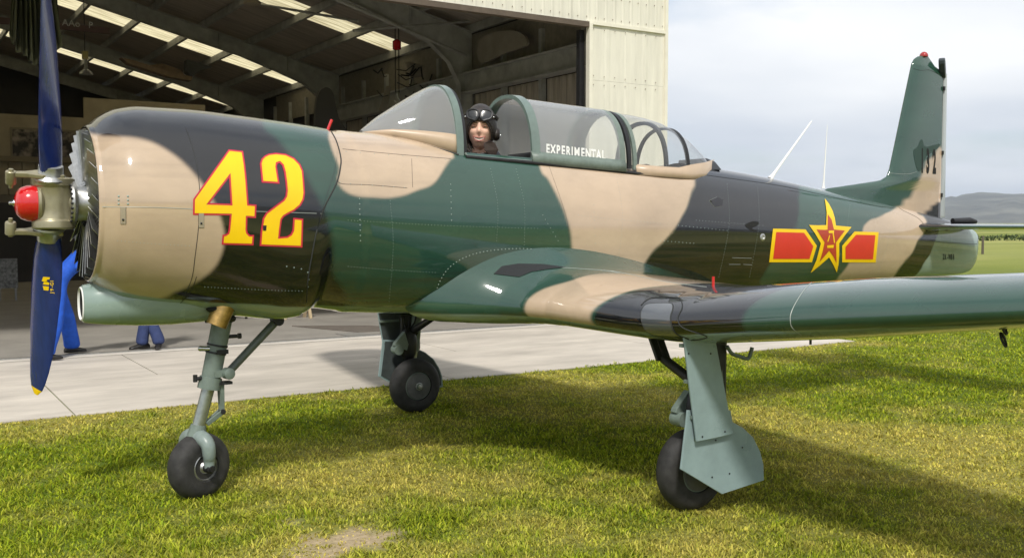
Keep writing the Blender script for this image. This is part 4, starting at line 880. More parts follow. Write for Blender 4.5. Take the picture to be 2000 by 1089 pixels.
# rear hood and its tail fairing
rows = []
for x, zt, zb, hw in ((4.06, 2.608, 2.14, .362), (4.2, 2.60, 2.135, .360), (4.35, 2.582, 2.13, .355), (4.5, 2.553, 2.125, .345), (4.62, 2.51, 2.12, .330)): rows.append(arch(x, zb, zt, hw, 31))
q = MB(); q.grid(rows); q.build('rear_hood_glass', m_glassr, can)
rows2 = [rows[-1]]
for x, zt, zb, hw in ((4.74, 2.455, 2.14, .300), (4.86, 2.38, 2.15, .255), (4.97, 2.30, 2.17, .20), (5.05, 2.235, 2.18, .13)): rows2.append(arch(x, zb, zt, hw, 31))
q = MB(); q.grid(rows2); q.build('rear_fairing_glass', m_glassr, can)
bow('rear_bow', 4.62, 2.12, 2.518, .03, .05, m_dark, .334); 
bow('rear_inner_arch', 4.40, 2.15, 2.555, .03, .07, m_dark, .325)
for sd in (-1, 1):
    G = []
    for x, z0, hw in ((4.05, 2.135, .375), (4.3, 2.125, .372), (4.5, 2.12, .362), (4.66, 2.115, .34), (4.86, 2.13, .275), (5.05, 2.16, .15), (5.12, 2.17, .10)):
        b_ = .05+.05*smoothstep((x-4.45)/.3); G.append([(x, sd*(hw+.002), z0-.03), (x, sd*(hw-.004), z0+.015), (x, sd*(hw-.014), z0+float(b_))])
    q = MB(); q.grid(G); q.build('rear_hood_sill', m_cbeige, can, solid=.006)
q = MB(); q.prism([(4.93, -.17, 2.17), (5.14, -.17, 2.18), (5.10, -.13, 2.25), (5.0, -.12, 2.28)], (0, .34, 0)); q.build('tail_fairing_cap', mat('fairing_black', (.03, .033, .04), rough=.35), can, smooth=False, bevel=.01)
# lettering on the sliding hood
HB = bvh_of([hood])
ADV = dict(E=.60, X=.68, P=.64, R=.66, I=.34, M=.86, N=.72, T=.62, A=.70, L=.56); tot = sum(ADV[c] for c in 'EXPERIMENTAL'); pos = 0
for ch in 'EXPERIMENTAL':
    f_ = (pos+ADV[ch]/2)/tot; pos += ADV[ch]; u0 = 1065+118*f_; v0 = 291+13.5*f_
    textmesh(ch, 1., 'hood_letter', m_white, (lambda u0, v0: (lambda a, b: hit(u0+a*15.5, v0-b*25+a*1.8, HB, .003) or Vector((3.5, -.37, 2.3))))(u0, v0), can, sub=.3, bold=.035, squash=.92)

# ---- seats and inside frames
for xs_, zs_ in ((3.16, 2.26), (4.2, 2.2)):
    st_ = bpy.data.objects.new('seat', None); col.objects.link(st_); par(st_, plane)
    q = MB(); q.beam((xs_, 0, 1.6), (xs_+.12, 0, zs_), .42, .07, up=(1, 0, 0)); q.build('seat_back', mat('seat_black', (.015, .015, .016), rough=.7), st_, smooth=False, bevel=.02)
    q = MB(); q.box((xs_-.22, 0, 1.6), (.42, .42, .08)); q.build('seat_pan', mat('seat_black'), st_, smooth=False, bevel=.02)
q = MB(); q.box((2.5, 0, 2.16), (.16, .6, .22)); q.build('instrument_coaming', m_black, plane, smooth=False, bevel=.03)
q = MB(); q.box((4.72, 0, 2.16), (.3, .5, .06)); q.build('rear_decking', m_black, plane, smooth=False, bevel=.02)

# ---- antennas, indicator rods, fin, tailplane, rudder
def airfoil(n=36, t=.16, camber=.01):
    """closed loop, from the trailing edge over the top to the nose and back below; (x, z) on unit chord"""
    b = np.linspace(0, math.pi, n); x = (1+np.cos(b))/2; yt = 5*t*(.2969*np.sqrt(x)-.126*x-.3516*x**2+.2843*x**3-.1036*x**4); yc = 4*camber*x*(1-x)
    up = np.stack([x, yc+yt], 1); lo = np.stack([x[::-1], (yc-yt)[::-1]], 1); return np.concatenate([up, lo[1:-1]], 0)
finrows = []
AF = airfoil(40, 1., 0.)
for z in np.concatenate([np.linspace(1.74, 2.2, 40), np.linspace(2.2, 3.30, 70)[1:], np.linspace(3.30, 3.402, 10)[1:]]):
    le = float(np.interp(z, [1.74, 1.98, 2.06, 2.15, 2.19, 2.26, 3.20, 3.31, 3.36, 3.39, 3.402], [6.2, 6.45, 6.65, 7.40, 7.50, 7.54, 7.815, 7.85, 7.885, 7.94, 8.0])); te = 8.335 if z < 3.26 else float(np.interp(z, [3.26, 3.31, 3.402], [8.335, 8.20, 8.10]))
    cpos = np.clip((te-le)*1.25, .1, 3); th_ = float(np.interp(z, [1.74, 2.2, 3.3, 3.402], [.10, .095, .075, .03])); row = []
    for a, b_ in AF:
        xx = le+cpos*a
        if xx > te: b_ = b_*1.0; xx2 = te
        else: xx2 = xx
        fx = (xx2-le)/cpos; yt = 5*(.2969*math.sqrt(max(fx, 0))-.126*fx-.3516*fx**2+.2843*fx**3-.1036*fx**4); row.append((xx2, (1 if b_ > 0 else -1)*yt*th_*.5/.5*1.0 if b_ != 0 else 0, z))
    finrows.append(row)
FG = np.array(finrows); fin = meshgrid_obj('fin', FG, m_camo, plane, camo_on=False)
Vv = FG.reshape(-1, 3); Q = Vv.copy(); Q[:, 1] = -np.abs(Q[:, 1]); uv = proj(Q); c = np.tile(np.array(GREEN), (len(Vv), 1))
for colr, poly, fe in ((BEIGE, spl([(1845, 285), (1826, 300), (1803, 328), (1790, 360), (1768, 392), (1745, 410), (1745, 450), (1860, 450), (1870, 285)], 5), 4), (BLACK, spl([(1842, 392), (1826, 398), (1810, 412), (1806, 425), (1810, 450), (1860, 450), (1860, 392)], 5), 3)):
    uvn = uv+(vnoise(Vv[:, [0, 2]], 14., 41)[:, None]-.5)*6; a = smoothstep((sdist(uvn, poly)/fe+1)/2)[:, None]; c = c*(1-a)+np.array(colr)*a
colour(fin, c)
q = MB(); q.prism(list(FG[-1]), (0, 0, .002)); q.build('fin_cap', mat('fin_green', GREEN, rough=.25, coat=.5), plane)
BVF = bvh_of([fin])
line('fin_seam', [(1783, 134), (1800, 138), (1815, 137), (1834, 146)], plane, .002, bv=BVF); line('fin_seam', [(1737, 338), (1770, 340), (1790, 336)], plane, .0015, m_seaml, bv=BVF)
for k, ch in enumerate('132'): textmesh(ch, 1., 'fin_numeral', m_black, (lambda u0, v0: (lambda a, b: hit(u0+a*13, v0-b*62, BVF, .003) or Vector((8.2, -.08, 2.4))))((1801, 1812, 1824.5)[k], 316+1.0*k), plane, sub=.25, bold=.05, squash=.95)
decal('paint_touch_up', [spl([(1784, 296), (1792, 287), (1800, 272), (1806, 286), (1822, 284), (1836, 281), (1830, 291), (1812, 303), (1803, 318), (1797, 334), (1790, 328)], 4)], mat('fin_touch_up_green', (.013, .042, .032), rough=.4), plane, .0022, BVF)
# rudder, put over to starboard
rd = bpy.data.objects.new('rudder', None); col.objects.link(rd); par(rd, plane)
RA = rad(30); ru = Vector((math.cos(RA), math.sin(RA), 0)); rn = Vector((-math.sin(RA), math.cos(RA), 0)); rows = []
for z in (1.80, 1.9, 2.3, 2.8, 3.15, 3.22, 3.25):
    ch = float(np.interp(z, [1.8, 2.2, 3.15, 3.25], [.62, .60, .36, .24])); base = Vector((8.352, 0, z)); row = []
    for fx, ht in ((0, .025), (.08, .038), (.35, .034), (.7, .02), (1, .006)): row.append(base+ru*ch*fx+rn*-ht)
    for fx, ht in ((1, .006), (.7, .02), (.35, .034), (.08, .038), (0, .025)): row.append(base+ru*ch*fx+rn*ht)
    rows.append(row)
m_rud = mat('rudder_pale_grey', (.40, .43, .43), rough=.3, coat=.3)
q = MB(); q.grid(rows, closev=True); q.add(rows[0], [tuple(range(10))]); q.add(rows[-1], [tuple(range(10))]); q.build('rudder_skin', m_rud, rd)
hb_ = Vector((8.352, 0, 0)); q = MB(); prof = [(.05, 3.20), (-.02, 3.21), (-.10, 3.26), (-.16, 3.33), (-.17, 3.37), (-.13, 3.395), (-.06, 3.37), (.02, 3.31), (.06, 3.25)]
q.prism([hb_+ru*a+Vector((0, 0, z))-rn*.03 for a, z in prof], rn*.06); q.build('rudder_horn', mat('horn_shade_dark', (.03, .04, .045), rough=.4), rd, smooth=False, bevel=.012)  # shadowed side of the horn put into its dark colour
q = MB(); q.box((8.338, .0, 2.5), (.012, .03, 1.4)); q.build('hinge_gap', m_black, plane, smooth=False)
for z in (2.02, 2.45, 3.1): q = MB(); q.box((8.343, -.025, z), (.02, .02, .04)); q.build('hinge', m_dark, plane, smooth=False)
q = MB(); q.lathe((8.04, 0, 3.395), (0, 0, 1), [(0, .04), (.012, .042), (.03, .036), (.045, .02), (.05, .006)], 16); q.build('beacon', mat('beacon_red_lens', (.35, .03, .03), rough=.2), plane)
for sd in (-1, 1):
    rows = []
    for y in np.concatenate([np.linspace(.06, .30, 8), np.linspace(.34, 1.85, 14), [1.9, 1.93]]):
        f_ = (y-.1)/1.83; le = 7.86+.20*f_+(.20*max(0, (y-1.75)/.18)**2)-.10*max(0, (.30-y)/.24)**2; te = 8.80-.10*f_-(.12*max(0, (y-1.75)/.18)**2); tk = (.105-.045*f_)*(1+.5*max(0, (.30-y)/.24)**2)*(1 if y < 1.9 else .4)
        rows.append([(le+(te-le)*a, sd*y, 1.700+b_*tk*1.0) for a, b_ in airfoil(28, .6, 0)])
    G = np.array(rows); tp = meshgrid_obj('tailplane', G, m_camo, plane, camo_on=False); Vv = G.reshape(-1, 3); top = smoothstep((Vv[:, 2]-1.692)/.006)[:, None]; bk = smoothstep((.55-np.abs(Vv[:, 1]))/.05)[:, None]
    colour(tp, (np.array(BLACK)*bk+np.array(GREEN)*(1-bk))*top+np.array(GREY)*(1-top))
    q = MB(); q.prism(list(G[-1]), (0, sd*.004, 0)); q.build('tailplane_tip', m_grey, plane)
q = MB(); q.tube([(8.40, -.12, 1.755), (8.62, -.16, 1.76), (8.72, -.17, 1.75)], [.03, .035, .02], 10); q.build('elevator_fairing', m_dark, plane)
# aerials
def aerial(name, b0, t0, rb, rt, label=None):
    q = MB(); P = [V(b0)+(V(t0)-V(b0))*f_ for f_ in (0, .04, .12, .3, 1)]; q.tube(P, [rb*2.1, rb*1.4, rb, rb*.8, rt], 8); q.build(name, m_white, plane)
aerial('whip_aerial', ony(1504, 350), ony(1585, 237), .014, .006); aerial('rod_aerial', ony(1608, 368), ony(1616, 244), .008, .0025)
q = MB(); a, b_ = ony(640, 254), ony(648, 234); q.tube([a, b_], .010, 8); q.build('indicator_rod', m_red, plane)

# ---- wings
def wLE(y): return np.interp(y, [.30, .42, .50, .58, .68, .80, 1.0, 1.8, 3.0, 4.0, 5.0], [2.12, 2.23, 2.34, 2.48, 2.62, 2.71, 2.78, 2.90, 3.02, 3.12, 3.20])
def wTE(y): return np.interp(y, [.30, .5, .8, 1.8, 5.0], [5.05, 4.98, 4.90, 4.82, 4.30])
def wZ(y): return np.interp(y, [.3, .6, 1.0, 1.4, 1.7, 1.9, 2.1, 2.3, 5.2], [1.185, 1.18, 1.17, 1.157, 1.148, 1.148, 1.160, 1.183, 1.183+2.9*.112])
def wT(y): return np.interp(y, [.3, .8, 1.8, 3.0, 5.0], [.385, .36, .34, .305, .16])     # thickness
AFW = airfoil(90, 1., 0.)
def wing_rows(ys, sd):
    rows = []
    for y in ys:
        le, te, z0, tk = float(wLE(y)), float(wTE(y)), float(wZ(y)), float(wT(y)); ch = te-le; tip = max(0, (y-4.75)/.38); sh = math.sqrt(max(0., 1-tip**2))
        le += .35*(1-sh); te -= .25*(1-sh); ch = te-le; tk *= max(sh, .06); z0 += .02*(1-sh)
        blend = max(0, (.86-y)/.36)**2                    # root fillet swells upwards
        row = []
        for a, b_ in AFW:
            zc = .055*math.sin(math.pi*a**.8) - .035*a     # camber and incidence
            z = z0+zc+b_*tk*1.0
            if b_ > 0: z += blend*(.20*math.sin(math.pi*min(1, a**.5))*(1-.35*a))
            else: z -= 0
            row.append((le+ch*a, sd*y, z))
        rows.append(row)
    return np.array(rows)
ys = np.concatenate([np.linspace(.30, .9, 40), np.linspace(.9, 5.08, 300)[1:], np.linspace(5.08, 5.128, 6)[1:]])
m_wing = m_camo; WINGS = []
m_dkgrn = np.array(GREEN)
for sd in (-1, 1):
    G = wing_rows(ys, sd); wgo = meshgrid_obj('wing', G, m_camo, plane, camo_on=False); WINGS.append(wgo); Vv = G.reshape(-1, 3)
    y = np.abs(Vv[:, 1]); x = Vv[:, 0]; wob = (vnoise(Vv[:, :2], 3., 51)-.5)*.14; c = np.tile(m_dkgrn, (len(Vv), 1))
    b1 = (smoothstep((y+wob-.16*np.clip(x-2.9, -.4, 1)-.84)/.035)*smoothstep((1.50-(y+wob*.6-.42*np.clip(x-3.0, -.3, 2)))/.04))[:, None]; c = c*(1-b1)+np.array(BEIGE)*b1
    k1 = (smoothstep((y+wob*.6-.42*np.clip(x-3.0, -.3, 2)-1.49)/.04)*smoothstep((2.72+.15*(x-3.4)-(y+wob))/.06))[:, None]; c = c*(1-k1)+np.array(BLACK)*k1
    # grey underside, paint line a little below the nose
    le = wLE(y); zl = wZ(y)-.050
    un = smoothstep((zl-Vv[:, 2]+.06*np.clip(x-le-.25, 0, 3)*0)/.006)[:, None]; c = c*(1-un)+np.array(GREY)*un
    colour(wgo, c)
BVW = bvh_of([WINGS[0]])
line('wing_seam', [(1594, 545), (1574, 562), (1555, 590), (1545, 612), (1544, 628), (1548, 640), (1566, 655)], plane, .0022, m_seaml, bv=BVW)
# landing light window in the leading edge
lw = spl([(1254, 628), (1252, 612), (1258, 598), (1270, 593), (1300, 592), (1313, 594), (1314, 604), (1310, 618), (1312, 636), (1322, 652), (1345, 662), (1320, 664), (1280, 655), (1262, 645)], 4)
m_lens = mat('landing_light_cover', (.06, .065, .07), rough=.07, coat=1.)
decal('landing_light_window', [lw], m_lens, plane, .003, BVW, step=6, label='smoked glass landing light window in the wing nose')
line('window_frame', list(lw)+[lw[0]], plane, .004, m_seam, BVW, k=2)
line('window_frame', [(1252, 596), (1272, 582), (1322, 581), (1331, 588), (1332, 602), (1324, 622), (1335, 640), (1378, 655), (1374, 661), (1350, 664)], plane, .004, m_seam, BVW)
line('wing_seam', [(1090, 522), (1200, 530), (1290, 548), (1380, 560)], plane, .002, m_seaml, BVW)
# black anti slip walkway patch on the root
decal('walkway_patch', [[(964, 535), (980, 520), (1012, 515), (1060, 516), (1105, 522), (1070, 526), (1038, 531), (1014, 541)]], mat('anti_slip_black', (.018, .02, .022), rough=.85, bump=.6, bscale=250), plane, .004, BVW, step=6)
# red undercarriage indicator rods on the wings
for sd in (-1, 1):
    b0 = np.array(hit(1393, 559, BVW, 0.) or V((3.6, -1.5, 1.35))); b0[1] *= -sd; q = MB(); q.cyl(b0-np.array([0, 0, .03]), b0+np.array([0, 0, .060]), .0085, n=8); q.build('gear_indicator', m_red, plane)
    # flap and aileron gaps
    G = wing_rows([.62, 1.2, 1.8, 2.6, 3.6, 4.7], sd)
    q = MB(); P = []
    for r in G:
        i = int(np.argmin(np.abs(AFW[:90, 0]-.74))); P.append(r[i]+np.array([0, 0, .001]))
    q.tube(P, .004, 5); q.build('flap_gap', m_seam, plane)
# tie-down rings and step rail under the wing
a0, a1, a2, a3 = [ony(u, v, -2.05) for u, v in ((1420, 676), (1430, 690), (1462, 699), (1469, 678))]
q = MB(); q.tube(spl([a0, a1, (a1+a2)/2+np.array([0, 0, -.004]), a2, a3], 5, False), .012, 8); q.build('step_rail', m_gear, plane)
q = MB(); cc_ = ony(1960, 651, -3.72)
for dz in (.028, -.028): q.tube([cc_+np.array([.012*math.cos(a), .022*math.sin(a)*.6, dz+.03*math.sin(a)]) for a in np.linspace(0, 2*math.pi, 14, endpoint=False)], .006, 6, closed=True)
q.build('tie_down_ring', m_dark, plane)
for u, y in ((1583, -2.5),): a = ony(u, 668, y); q = MB(); q.cyl(a+np.array([0, 0, .05]), a+np.array([0, 0, -.012]), .008, n=6); q.build('drain_pin', m_dark, plane)

# ---- undercarriage
def sub(name, parent=plane): o = bpy.data.objects.new(name, None); col.objects.link(o); par(o, parent); return o
def wheel(parent, c, ax, R_, W_, rim, hubcap=False):
    c, ax = V(c), V(ax).normalized(); h = W_/2
    q = MB(); P = []
    for k in range(25):
        a = math.pi*k/24; xx = -math.cos(a); rr = abs(math.sin(a)); P.append((xx*h*(1 if abs(xx) < .98 else .96), rim+.008+(R_-rim-.008)*rr**.62))
    P = [(-h*.80, rim)]+P+[(h*.80, rim)]; q.lathe(c, ax, P, 56, ref=(0, 0, 1)); q.build('tyre', m_tyre, parent, angle=50)
    for s in (-1, 1):
        q = MB(); q.lathe(c+ax*s*(h*.80-.012), ax*s, [(0, rim+.004), (.014, rim+.006), (.02, rim-.004), (.006, rim-.014), (.0, rim*.55), (.02, rim*.45), (.03, rim*.25), (.05, rim*.22), (.052, rim*.05)], 32); q.build('rim', m_alu if not hubcap else m_gear, parent)
        if not hubcap:
            q = MB()
            for k in range(6): a = 2*math.pi*k/6; u_ = ax.orthogonal().normalized(); w_ = ax.cross(u_); p = c+ax*s*(h*.80-.004)+(u_*math.cos(a)+w_*math.sin(a))*rim*.72; q.lathe(p, ax*s, [(0, rim*.16), (.003, rim*.16)], 10)
            tag(q.build('rim_holes', m_black, parent), kind='stuff')
        else:
            q = MB(); q.lathe(c+ax*s*(h*.80+.004), ax*s, [(0, rim*.98), (.012, rim*.94), (.016, rim*.35), (.018, rim*.3)], 36); q.build('hub_cap', mat('hub_cap_grey', (.085, .088, .088), rough=.45, noise=.2, nscale=20), parent)
            q = MB(); q.lathe(c+ax*s*(h*.80+.018), ax*s, [(0, rim*.30), (.012, rim*.28), (.014, rim*.16), (.03, rim*.15), (.032, .004)], 8); q.build('hub_nut', m_alu, parent)
ng = sub('nose_gear')
t0 = ony(440, 596); t1 = ony(411, 742); p0 = ony(404, 758); p1 = ony(386, 838); axl = ony(402, 929); dS = (t1-t0)/np.linalg.norm(t1-t0)
q = MB(); q.tube([t0, t1], [.062, .060], 24); q.tube([t1-dS*.02, t1+dS*.055], [.070, .072], 24); q.build('oleo_strut', m_gear, ng)
q = MB(); q.tube([t1, p1], .040, 20); q.build('piston', mat('oleo_steel', (.36, .39, .36), rough=.28, metal=.8, noise=.2, nscale=25), ng)
for f_, r_ in ((.18, .066), (.52, .066), (.62, .066)):
    a = t0+(t1-t0)*f_; q = MB(); q.tube([a, a+dS*.012], [r_, r_], 20); q.build('strut_band', m_dark, ng)
steer = rad(20); fw = np.array([-math.cos(steer), -math.sin(steer), 0]); lat = np.array([math.sin(steer), -math.cos(steer), 0])   # lat: wheel axle towards the viewer
NC = np.array([.815, 0, .204]); wheel(ng, NC, lat, .211, .170, .084)
NCV = NC
crown = p1+np.array([0, 0, -.01])
q = MB(); q.tube([p1+dS*-.03, p1+dS*.03, crown+dS*.07], [.046, .058, .062], 22); q.build('fork_crown', m_gear, ng)
for s in (1, -1):
    A = crown+dS*.045; e = NC+lat*s*.108; pts = [A+np.array([0, 0, .01]), A+lat*s*.07+np.array([0, 0, .005]), A+lat*s*.115+(e-(A+lat*s*.105))*.16, A+lat*s*.118+(e-(A+lat*s*.105))*.5, e+np.array([0, 0, .05]), e]
    P = spl(pts, 6, False); rr = np.interp(np.linspace(0, 1, len(P)), [0, .3, .6, 1], [.052, .046, .040, .030]); q = MB(); q.tube(P, list(rr), 14); q.build('fork_arm', mat('fork_grey', (.21, .26, .245), rough=.36, noise=.15, nscale=20), ng)
    q = MB(); q.lathe(e-lat*s*.03, lat*s, [(0, .03), (.05, .03), (.055, .022), (.066, .02)], 14); q.build('axle_nut', m_dark, ng)
# torque links behind the leg
l0 = t1+dS*.03+np.array([.07, 0, 0]); lk = ony(433, 802); l1 = p1+np.array([.055, 0, .03])
for A, B in ((l0, lk), (lk, l1)):
    for s in (-.028, .028): q = MB(); q.beam(A+np.array([0, s, 0]), B+np.array([0, s*.4, 0]), .014, .03, up=(1, 0, 0)); q.build('torque_link', m_gear, ng, smooth=False, bevel=.003)
q = MB(); q.cyl(lk+np.array([0, -.04, 0]), lk+np.array([0, .04, 0]), .016, n=12); q.build('link_pin', m_dark, ng)
# drag brace
b0 = ony(557, 608); b1 = ony(440, 733); q = MB(); q.tube([b0, b0+(b1-b0)*.10, b0+(b1-b0)*.16, b1], [.022, .022, .027, .026], 14); q.build('drag_brace', mat('brace_grey', (.10, .12, .105), rough=.4, noise=.2, nscale=20), ng)
bj = b0+(b1-b0)*.14; q = MB(); q.cyl(bj+np.array([0, -.045, 0]), bj+np.array([0, .045, 0]), .034, n=16); q.build('brace_joint', m_dark, ng)
a = t1+np.array([.085, -.04, .045]); q = MB(); q.lathe(a, (.2, -1, 0), [(0, .03), (.0, .036), (.06, .036), (.065, .026)], 14); q.box(a+np.array([-.04, 0, .0]), (.07, .05, .045)); q.build('shimmy_damper', m_gear, ng)
q = MB(); a = t1+np.array([.075, -.02, -.02]); q.box(a, (.10, .07, .016)); q.build('damper_plate', m_dark, ng, smooth=False)
a = t0+(t1-t0)*.60; q = MB(); q.cyl(a+np.array([-.105, -.02, .02]), a+np.array([-.05, -.02, .015]), .016, n=12); q.sphere(a+np.array([-.105, -.02, .02]), .017, 10, 8); q.build('taxi_switch', m_steel, ng)
q = MB(); q.box(a+np.array([.02, -.067, -.005]), (.07, .02, .026)); q.build('clamp', m_dark, ng, smooth=False)
a = t0+(t1-t0)*.42; q = MB(); q.cyl(a+np.array([.05, -.02, .0]), a+np.array([.11, -.02, .0]), .012, n=10); q.cyl(a+np.array([.115, -.02, 0]), a+np.array([.135, -.02, 0]), .018, n=10); q.build('charging_valve', m_dark, ng)
a = t1+dS*.0; q = MB(); q.cyl(a+np.array([-.06, -.02, .02]), a+np.array([-.10, -.02, .02]), .012, n=10); q.cyl(a+np.array([-.10, -.02, .0]), a+np.array([-.10, -.02, .045]), .014, n=10); q.build('tow_lug', m_dark, ng)
# main legs
def mirror(P, sd): P = np.array(P, float); P[..., 1] *= -sd; return P
UD = [ony(u, v, -2.09) for u, v in ((1328, 628), (1388, 628), (1396, 672), (1429, 846), (1394, 854), (1358, 861), (1345, 760), (1335, 672))]
LD = [ony(u, v, -2.055) for u, v in ((1340, 800), (1337, 830), (1333, 862), (1327, 915), (1407, 963), (1489, 936), (1488, 905), (1481, 879), (1468, 853), (1448, 834), (1428, 823), (1424, 800))]
for sd in (-1, 1):
    mg = sub('main_gear'); mir = lambda P, sd=sd: np.array([P[0], P[1]*(-sd), P[2]])
    WC = (3.275, -1.855, .248)
    wheel(mg, mir(WC), (0, -1, 0), .25, .165, .125, hubcap=True)
    q = MB(); a = mir((3.38, -1.97, 1.12)); b_ = mir((3.33, -1.985, .55)); c_ = mir((3.28, -1.985, .25)); q.tube([a, b_], [.055, .052], 18); q.build('oleo_strut', m_gear if sd < 0 else m_gear, mg)
    q = MB(); q.tube([b_, c_], [.038, .038], 16); q.build('piston', mat('oleo_steel'), mg); q = MB(); q.cyl(mir((3.28, -2.0, .25)), mir((3.275, -1.80, .248)), .03, n=14); q.build('axle', m_dark, mg)
    off = np.array([0, -.014*(-sd), 0]); q = MB(); q.prism([mir(p) for p in UD], off); q.build('leg_door', m_door, mg, smooth=False, bevel=.003)
    q = MB(); q.prism([mir(p) for p in LD], off); q.build('wheel_door', m_door, mg, smooth=False, bevel=.003)
    inn = np.array([0, .02*(-sd), 0])
    for u_, v_, y_ in ((1391, 931, -2.071), (1425, 924, -2.071), (1450, 873, -2.071), (1398, 859, -2.071), (1372, 852, -2.106), (1416, 842, -2.106), (1345, 690, -2.106), (1388, 690, -2.106)):
        k_ = ony(u_, v_, y_); q = MB(); q.lathe(mir(k_), (0, -(-sd), 0), [(0, .006), (.002, .005), (.003, .002)], 8); q.build('door_screw', m_dark, mg)
    for nm, D_ in (('leg_door_shade_liner', UD), ('wheel_door_shade_liner', LD)):  # inner sheets added, shade inside the doors put into their dark colour
        cD = np.mean(D_, 0); q = MB(); q.prism([mir(cD+(np.array(p)-cD)*.93)+np.array([0, .003*(-sd), 0]) for p in D_], (0, .006*(-sd), 0)); q.build(nm, mat('door_liner_shade', (.05, .06, .06), rough=.5, noise=.3, nscale=14), mg, smooth=False)
    for f_ in (.2, .5, .8): pA = np.array(UD[0])*(1-f_)+np.array(UD[5])*f_; pB = np.array(UD[1])*(1-f_)+np.array(UD[3])*f_; q = MB(); q.beam(mir(pA)+inn, mir(pB)+inn, .02, .03, up=(0, 1, 0)); q.build('door_stiffener', m_gear, mg, smooth=False)
    p_a = onx(1276, 655, 3.30); p_b = onx(1296, 700, 3.30); p_c = onx(1342, 756, 3.30); p_c[1] = -1.95
    m_br = mat('brace_black', (.018, .018, .019), rough=.4, noise=.3, nscale=30)
    q = MB(); q.tube([mir(p_b), mir(p_c)], [.030, .034], 14); q.build('side_brace', m_br, mg)
    for s in (-.03, .03): q = MB(); q.beam(mir(p_a+np.array([s, 0, .03])), mir(p_b+np.array([s, 0, -.01])), .022, .05, up=(1, 0, 0)); q.build('brace_fork', m_br, mg, smooth=False, bevel=.004)
    q = MB(); q.cyl(mir(p_c+np.array([-.04, 0, 0])), mir(p_c+np.array([.04, 0, 0])), .042, n=16); q.build('brace_joint', m_br, mg)
    T0 = [ony(u, v, -1.93) for u, v in ((1347, 762), (1322, 798), (1320, 806), (1352, 818), (1356, 800))]; q = MB(); q.prism([mir(p) for p in T0], (0, .05*(-sd), 0)); q.build('torque_link', m_gear, mg, smooth=False, bevel=.004)
    q = MB(); k_ = ony(1331, 818, -1.93); q.cyl(mir(k_+np.array([0, -.03, 0])), mir(k_+np.array([0, .06, 0])), .045, n=16); q.build('brake_cylinder', m_gear, mg)
    q = MB(); k_ = ony(1344, 717, -1.93); q.sphere(mir(k_), .016, 8, 6); q.build('hose_union', m_dark, mg)
    # inner well structure and hoses, seen on the far leg
    q = MB(); q.box(mir((3.30, -2.0, .80)), (.20, .06, .50)); q.build('leg_fairing', m_dark, mg, smooth=False, bevel=.02)
    q = MB(); q.sphere(mir((3.25, -1.93, .62)), (.09, .05, .16), 14, 10); q.build('brake_unit', m_dark, mg)
    for k in range(3):
        q = MB(); s = .03*k; q.tube(spl([mir((3.22+s, -1.94, 1.05)), mir((3.20+s*2, -1.92, .85)), mir((3.24-s, -1.90, .65)), mir((3.27, -1.93, .42))], 6, False), .008, 6); q.build('brake_hose', m_black, mg)

# ================================================================== people
def skinned(name, joints, edges, m, parent=None, subd=2):
    me = bpy.data.meshes.new(name); names = list(joints); me.from_pydata([joints[k][:3] for k in names], [(names.index(a), names.index(b)) for a, b in edges], []); me.materials.append(m)
    o = bpy.data.objects.new(name, me); col.objects.link(o); md = o.modifiers.new('skin', 'SKIN'); md.use_smooth_shade = True
    for i, k in enumerate(names):
        r = joints[k][3]; r = r if isinstance(r, tuple) else (r, r); me.skin_vertices[0].data[i].radius = r; me.skin_vertices[0].data[i].use_root = (i == 0)
    sb = o.modifiers.new('sub', 'SUBSURF'); sb.levels = subd; sb.render_levels = subd
    if parent: par(o, parent)
    return o
def head_mesh(c, face, h=.235, up=(0, 0, 1), n=64, m=56, sc=1.):
    """head with a face; returns builder plus a mapping from (right, front, up) to world"""
    f_ = V(face).normalized(); u = V(up); u = (u-f_*u.dot(f_)).normalized(); r = f_.cross(u); c = V(c)
    W = lambda a, b, d: c+(r*a+f_*b+u*d)*sc
    q = MB(); G = []
    for i in range(m+1):
        ph = math.pi*i/m; row = []
        for j in range(n):
            t = 2*math.pi*j/n; x = math.sin(ph)*math.sin(t); y = math.sin(ph)*math.cos(t); z = math.cos(ph)   # y forward
            jaw = 1-.30*max(0, -z)**1.3; X = x*.076*jaw; Yf = y*(.098 if y > 0 else .105)*(1-.10*max(0, -z)); Z = z*h/2
            if y > 0:
                b = 0.
                b += .024*math.exp(-((X/.011)**2)-(((Z+.018)/.016)**2))+.013*math.exp(-((X/.009)**2)-(((Z-.006)/.022)**2))        # nose
                b -= .013*sum(math.exp(-(((X-s*.031)/.017)**2)-(((Z-.012)/.012)**2)) for s in (-1, 1))                            # eye sockets
                b += .007*sum(math.exp(-(((X-s*.028)/.024)**2)-(((Z-.032)/.009)**2)) for s in (-1, 1))                            # brows
                b += .009*sum(math.exp(-(((X-s*.040)/.018)**2)-(((Z+.020)/.018)**2)) for s in (-1, 1))                            # smiling cheeks
                b += .007*math.exp(-((X/.028)**2)-(((Z+.052)/.010)**2))+.006*math.exp(-((X/.024)**2)-(((Z+.072)/.008)**2))          # lips
                b -= .006*math.exp(-((X/.034)**2)-(((Z+.061)/.004)**2)); b += .010*math.exp(-((X/.020)**2)-(((Z+.098)/.014)**2))   # mouth, chin
                Yf += b+.007
            row.append(W(X, Yf, Z))
        G.append(row)
    q.grid(G, closev=True); return q, W
